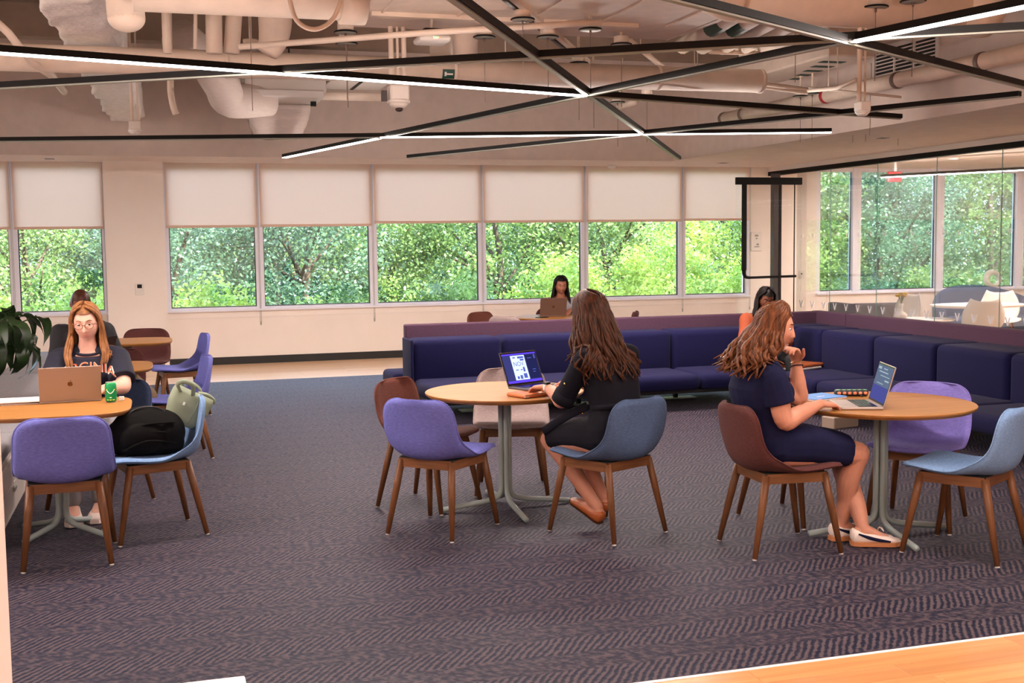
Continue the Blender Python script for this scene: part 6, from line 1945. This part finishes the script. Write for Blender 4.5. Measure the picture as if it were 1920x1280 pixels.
make_body(P, 'skin_fair', st, M, (aL, aR), (lL, lR), hd, 0.0048, feet=[(lL[2], (0.1, 1, 0)), (lR[2], (-0.1, 1, 0))], arm_r=1.08)
face_parts(P, M, brow='hair_blonde')
ts = garment(P, 'tshirt', 'cloth_tee', [spine_loft(interp(inflate(st[:8], 0.024))), sleeve(aL[0], aL[1], 0.80, 0.075, 0.083), sleeve(aR[0], aR[1], 0.80, 0.075, 0.083), limb([(-0.035, 0.055, 0.995), (-0.10, 0.045, 0.978), aL[0]], [0.05, 0.058, 0.068]), limb([(0.035, 0.055, 0.995), (0.10, 0.045, 0.978), aR[0]], [0.05, 0.058, 0.068]),
     ellipsoid((0.0, 0.09, 0.855), (0.13, 0.075, 0.085))])
obj('neckband', tube([(0.078 * math.cos(a), 0.060 + 0.066 * math.sin(a), 1.000 - 0.020 * math.sin(a)) for a in [2 * PI * k / 28 for k in range(29)]], 0.009, 8), 'cloth_tee', ts, True)
text_on(ts.data, 'VIRGINIA', 0.084, (0.0, 0.1, 0.905), (-1, 0, 0), (0, 0, 1), (0, 1, 0), 1.3, 'print_white', ts, 0.0025, 'lettering_outline')
L1 = ts.children[-1]
for v in L1.data.vertices: pass
text_on(ts.data, 'VIRGINIA', 0.080, (0.0, 0.1, 0.906), (-1, 0, 0), (0, 0, 1), (0, 1, 0), 1.3, 'letter_orange', ts, 0.005, 'lettering')
lg = obj('sleeve_badge', ellipsoid((-0.268, 0.155, 0.85), (0.008, 0.012, 0.012), 12, 8), 'print_white', ts, True)
obj('badge_mark', ellipsoid((-0.273, 0.160, 0.85), (0.006, 0.006, 0.007), 10, 8), 'red_tag', lg, True)
tr_ = [spine_loft(interp([((0, -0.16, 0.56), RX, 0.165, 0.10), ((0, -0.06, 0.555), RX, 0.19, 0.115), ((0, 0.04, 0.55), RX, 0.185, 0.10)]))]
for h_, k_, a_ in (lL, lR):
    tr_.append(limb([h_, vv(h_).lerp(vv(k_), 0.5), k_], [0.10, 0.09, 0.075])); tr_.append(limb([k_, vv(k_).lerp(vv(a_), 0.5), vv(a_) + Vector((0, 0, 0.04))], [0.073, 0.065, 0.06]))
garment(P, 'trousers', 'cloth_denim', tr_, 0.009)
shoe(P, lL[2], (0.1, 1, 0), 'shoe_white', 'shoe_white', 0.25, 1.04); shoe(P, lR[2], (-0.1, 1, 0), 'shoe_white', 'shoe_white', 0.25, 1.04)
hr = obj('hair', scalp(M, 1.06, 0.42, 0.60), 'hair_blonde', P, True)
obj('locks', hair_locks(M, 110, 31, 0.23, 0.08, 1.40, 0.014, 1.7, (0.0, -0.05, 0), rad=0.0115, vol=1.05, tip_curl=0.0, len_var=0.15, st=interp(st), clear=0.035), 'hair_blonde', hr, True)
# front tresses resting on the chest
for s in (-1, 1):
    vs = []
    rnd = random.Random(40 + s)
    for k in range(16):
        o_ = rnd.uniform(-0.018, 0.018); o2 = rnd.uniform(-0.014, 0.014)
        ph = rnd.uniform(-0.5, 0.5)
        pts = [M @ Vector((s * 0.012, 0.035 + o_, 0.118)), M @ Vector((s * 0.055, 0.045 + o_ * 0.5, 0.092)), M @ Vector((s * (0.082 + o2 * 0.3), 0.028 + o_ * 0.5, 0.04)), M @ Vector((s * (0.092 + o2 * 0.6), 0.015 + o_ * 0.5, -0.04)), (s * (0.098 + o_), 0.105 + o2, 1.06), (s * (0.112 + o_), 0.135 + o2 + 0.012 * math.sin(ph), 0.985), (s * (0.092 + o_ + 0.012 * math.sin(ph + 1)), 0.165 + o2, 0.925), (s * (0.105 + o_ * 0.8), 0.168 + o2 * 0.8, 0.87)]
        if s < 0: pts = pts[:-1]
        p = smooth_path(pts, 4)
        vs.append(tube(p, [0.010 * (0.6 + 0.4 * min(1, j / 4)) * (1 if j < len(p) * 0.75 else max(0.15, 1 - (j - len(p) * 0.75) / (len(p) * 0.27))) for j in range(len(p))], 6))
    obj('tress', join(*vs), 'hair_blonde', hr, True)
gl = obj('glasses', join(*[tube([M @ Vector((s * 0.0315 + 0.0245 * math.cos(a), 0.095, 0.006 + 0.0195 * math.sin(a))) for a in [2 * PI * k / 24 for k in range(25)]], 0.0023, 6) for s in (-1, 1)],
                         tube([M @ Vector((-0.008, 0.097, 0.010)), M @ Vector((0.0, 0.100, 0.012)), M @ Vector((0.008, 0.097, 0.010))], 0.0023, 6), tube([M @ Vector((0.056, 0.094, 0.014)), M @ Vector((0.073, 0.05, 0.014)), M @ Vector((0.075, 0.0, 0.006))], 0.0016, 6), tube([M @ Vector((-0.056, 0.094, 0.014)), M @ Vector((-0.073, 0.05, 0.014)), M @ Vector((-0.075, 0.0, 0.006))], 0.0016, 6)), 'clear_frame', P, True)

# ---------------- man with a phone behind her
P = person_root('person in a dark top and khaki trousers bent over a phone behind the blonde woman', -0.38, 10.22, 283)
st = torso_st((0.04, -0.09, 0.565), (0.10, -0.06, 0.72), (0.17, 0.0, 0.89), (0.205, 0.05, 1.045), (0.215, 0.10, 1.18), RX, w=1.15)
M = headM((0.215, 0.10, 1.20), -5, -32)
aL = ((0.01, 0.0, 0.965), (-0.06, 0.12, 0.73), (0.02, 0.27, 0.80)); aR = ((0.37, 0.0, 0.965), (0.42, 0.13, 0.73), (0.22, 0.29, 0.76))
lL = ((-0.05, -0.03, 0.56), (-0.02, 0.43, 0.63), (-0.18, 0.76, 0.43)); lR = ((0.12, -0.03, 0.55), (0.13, 0.42, 0.50), (0.10, 0.42, 0.098))
hd = [((aL[2], (0.1, 0.5, 0.6), (-0.6, -0.5, 0.5), 1), dict(curl=0.7)), ((aR[2], (-0.8, 0.5, -0.1), (0, 0.2, 1), -1), dict(curl=0.5))]
make_body(P, 'skin_brown', st, M, (aL, aR), (lL, lR), hd, 0.006, feet=[(lL[2], (-0.5, 0.9, 0)), (lR[2], (0, 1, 0))])
face_parts(P, M, lip='lip_dark', brow='hair_black')
garment(P, 'sweater', 'cloth_black', [spine_loft(interp(inflate(st[:8], 0.028))), limb([aL[0], vv(aL[0]).lerp(vv(aL[1]), 0.5), aL[1], vv(aL[1]).lerp(vv(aL[2]), 0.85)], [0.075, 0.068, 0.06, 0.045]), limb([aR[0], vv(aR[0]).lerp(vv(aR[1]), 0.5), aR[1], vv(aR[1]).lerp(vv(aR[2]), 0.85)], [0.075, 0.068, 0.06, 0.045]),
     ellipsoid((0.04, 0.0, 0.97), (0.08, 0.075, 0.065)), ellipsoid((0.335, 0.0, 0.97), (0.08, 0.075, 0.065))], 0.009)
tr_ = [spine_loft(interp([((0.04, -0.17, 0.56), RX, 0.175, 0.10), ((0.04, -0.06, 0.555), RX, 0.20, 0.115), ((0.04, 0.04, 0.55), RX, 0.19, 0.10)]))]
for h_, k_, a_ in (lL, lR):
    tr_.append(limb([h_, vv(h_).lerp(vv(k_), 0.5), k_], [0.105, 0.095, 0.085])); tr_.append(limb([k_, vv(k_).lerp(vv(a_), 0.45), vv(k_).lerp(vv(a_), 0.80)], [0.085, 0.085, 0.085]))
garment(P, 'trousers', 'cloth_khaki', tr_, 0.009)
shoe(P, lL[2], (-0.5, 0.9, 0), 'shoe_brown', 'cloth_black', 0.27, 1.08); shoe(P, lR[2], (0, 1, 0), 'shoe_brown', 'cloth_black', 0.27, 1.08)
obj('hair', scalp(M, 1.055, 0.45, 0.55), 'hair_cropped', P, True)
ph = thing('phone', 'black phone in the hand of the person behind the blonde woman', 'phone', P.matrix_basis @ Vector((0.05, 0.345, 0.845)), P.rotation_euler.z + 0.2)
Mp = Matrix.Rotation(math.radians(-35), 4, 'X')
obj('body', xf(bbox_round((0, 0, 0.05), (0.075, 0.009, 0.15), 0.004, 2), Mp), 'key_black', ph)
obj('glass', xf(bx(-0.034, 0.034, -0.0058, -0.0048, -0.02, 0.12), Mp), 'bezel', ph)

# ---------------- woman at the table behind the sofa
P = person_root('woman with black hair working at the table behind the sofa', 5.03, 14.34, 255)
st = torso_st((0, -0.075, 0.572), (0, -0.05, 0.70), (0, 0.03, 0.82), (0.0, 0.09, 0.95), (0.0, 0.13, 1.08), RX, w=0.95)
M = headM((0.0, 0.135, 1.095), 8, -16)
aL = ((-0.165, 0.05, 0.89), (-0.21, 0.20, 0.76), (-0.10, 0.36, 0.785)); aR = ((0.165, 0.05, 0.89), (0.21, 0.20, 0.76), (0.10, 0.36, 0.785))
lL = ((-0.09, -0.03, 0.55), (-0.10, 0.41, 0.50), (-0.07, 0.36, 0.098)); lR = ((0.09, -0.03, 0.55), (0.10, 0.41, 0.50), (0.08, 0.38, 0.098))
hd = [((aL[2], (0.3, 0.93, -0.1), (0, 0.1, 1), 1), dict(curl=0.35)), ((aR[2], (-0.3, 0.93, -0.1), (0, 0.1, 1), -1), dict(curl=0.35))]
make_body(P, 'skin_tan', st, M, (aL, aR), (lL, lR), hd, 0.006, feet=[(lL[2], (0, 1, 0)), (lR[2], (0, 1, 0))])
face_parts(P, M, brow='hair_black')
garment(P, 'blouse', 'cloth_grey', [spine_loft(interp(inflate(st[:8], 0.02))), sleeve(aL[0], aL[1], 0.95, 0.07, 0.062), sleeve(aR[0], aR[1], 0.95, 0.07, 0.062), ellipsoid((-0.14, 0.05, 0.89), (0.065, 0.065, 0.055)), ellipsoid((0.14, 0.05, 0.89), (0.065, 0.065, 0.055))], 0.009)
tr_ = [spine_loft(interp([((0, -0.16, 0.56), RX, 0.165, 0.10), ((0, -0.06, 0.555), RX, 0.185, 0.11), ((0, 0.04, 0.55), RX, 0.18, 0.10)]))]
for h_, k_, a_ in (lL, lR):
    tr_.append(limb([h_, vv(h_).lerp(vv(k_), 0.5), k_], [0.10, 0.09, 0.07])); tr_.append(limb([k_, vv(k_).lerp(vv(a_), 0.5), vv(a_) + Vector((0, 0, 0.04))], [0.068, 0.06, 0.05]))
garment(P, 'trousers', 'cloth_black', tr_, 0.009)
shoe(P, lL[2], (0, 1, 0), 'shoe_brown', 'cloth_black', 0.24, 1.03); shoe(P, lR[2], (0, 1, 0), 'shoe_brown', 'cloth_black', 0.24, 1.03)
hr = obj('hair', scalp(M, 1.06, 0.40, 0.60), 'hair_black', P, True)
obj('locks', hair_locks(M, 90, 51, 0.24, 0.15, 1.3, 0.006, 1.2, (0, -0.02, 0), rad=0.012, vol=1.04), 'hair_black', hr, True)

# ---------------- woman in orange on the sofa
P = person_root('woman in an orange jacket looking down on the navy sofa', 5.95, 10.74, 268, -0.10)
st = torso_st((0, -0.06, 0.55), (0, -0.05, 0.70), (0, 0.0, 0.85), (0.0, 0.05, 0.995), (0.0, 0.09, 1.13), RX)
M = headM((0.0, 0.095, 1.148), -6, -26, -4)
aL = ((-0.172, 0.01, 0.935), (-0.24, 0.12, 0.72), (-0.10, 0.32, 0.70)); aR = ((0.172, 0.01, 0.935), (0.24, 0.12, 0.72), (0.10, 0.32, 0.70))
lL = ((-0.09, 0.0, 0.54), (-0.11, 0.44, 0.55), (-0.08, 0.54, 0.20)); lR = ((0.09, 0.0, 0.54), (0.11, 0.44, 0.55), (0.08, 0.54, 0.20))
hd = [((aL[2], (0.5, 0.85, -0.1), (0, 0.1, 1), 1), dict(curl=0.45)), ((aR[2], (-0.5, 0.85, -0.1), (0, 0.1, 1), -1), dict(curl=0.45))]
make_body(P, 'skin_brown', st, M, (aL, aR), (lL, lR), hd, 0.006, feet=[(lL[2], (0, 1, 0)), (lR[2], (0, 1, 0))])
face_parts(P, M, lip='lip_dark', brow='hair_black')
jk = garment(P, 'jacket', 'cloth_orange', [spine_loft(interp(inflate(st[:8], 0.024))), limb([aL[0], vv(aL[0]).lerp(vv(aL[1]), 0.5), aL[1], vv(aL[1]).lerp(vv(aL[2]), 0.85)], [0.075, 0.068, 0.06, 0.045]), limb([aR[0], vv(aR[0]).lerp(vv(aR[1]), 0.5), aR[1], vv(aR[1]).lerp(vv(aR[2]), 0.85)], [0.075, 0.068, 0.06, 0.045]),
     ellipsoid((-0.15, 0.01, 0.94), (0.075, 0.07, 0.06)), ellipsoid((0.15, 0.01, 0.94), (0.075, 0.07, 0.06))], 0.008)
obj('top', tube(smooth_path([(0, 0.115, 1.01), (0, 0.14, 0.93), (0, 0.145, 0.84), (0, 0.12, 0.72)], 4), [0.055, 0.06, 0.055, 0.05], 14, True, 0.35, up=(0, 1, 0)), 'cloth_black', P, True)
tr_ = [spine_loft(interp([((0, -0.13, 0.545), RX, 0.165, 0.10), ((0, -0.03, 0.54), RX, 0.185, 0.11), ((0, 0.07, 0.54), RX, 0.18, 0.10)]))]
for h_, k_, a_ in (lL, lR):
    tr_.append(limb([h_, vv(h_).lerp(vv(k_), 0.5), k_], [0.10, 0.09, 0.07])); tr_.append(limb([k_, vv(k_).lerp(vv(a_), 0.5), vv(a_) + Vector((0, 0, 0.04))], [0.068, 0.06, 0.05]))
garment(P, 'trousers', 'cloth_black', tr_, 0.009)
shoe(P, lL[2], (0, 1, 0), 'shoe_brown', 'cloth_black', 0.24, 1.03); shoe(P, lR[2], (0, 1, 0), 'shoe_brown', 'cloth_black', 0.24, 1.03)
hr = obj('hair', scalp(M, 1.06, 0.40, 0.55), 'hair_black', P, True)
obj('locks', hair_locks(M, 90, 61, 0.24, 0.16, 1.3, 0.008, 1.2, (0, 0.0, 0), rad=0.012, vol=1.05), 'hair_black', hr, True)
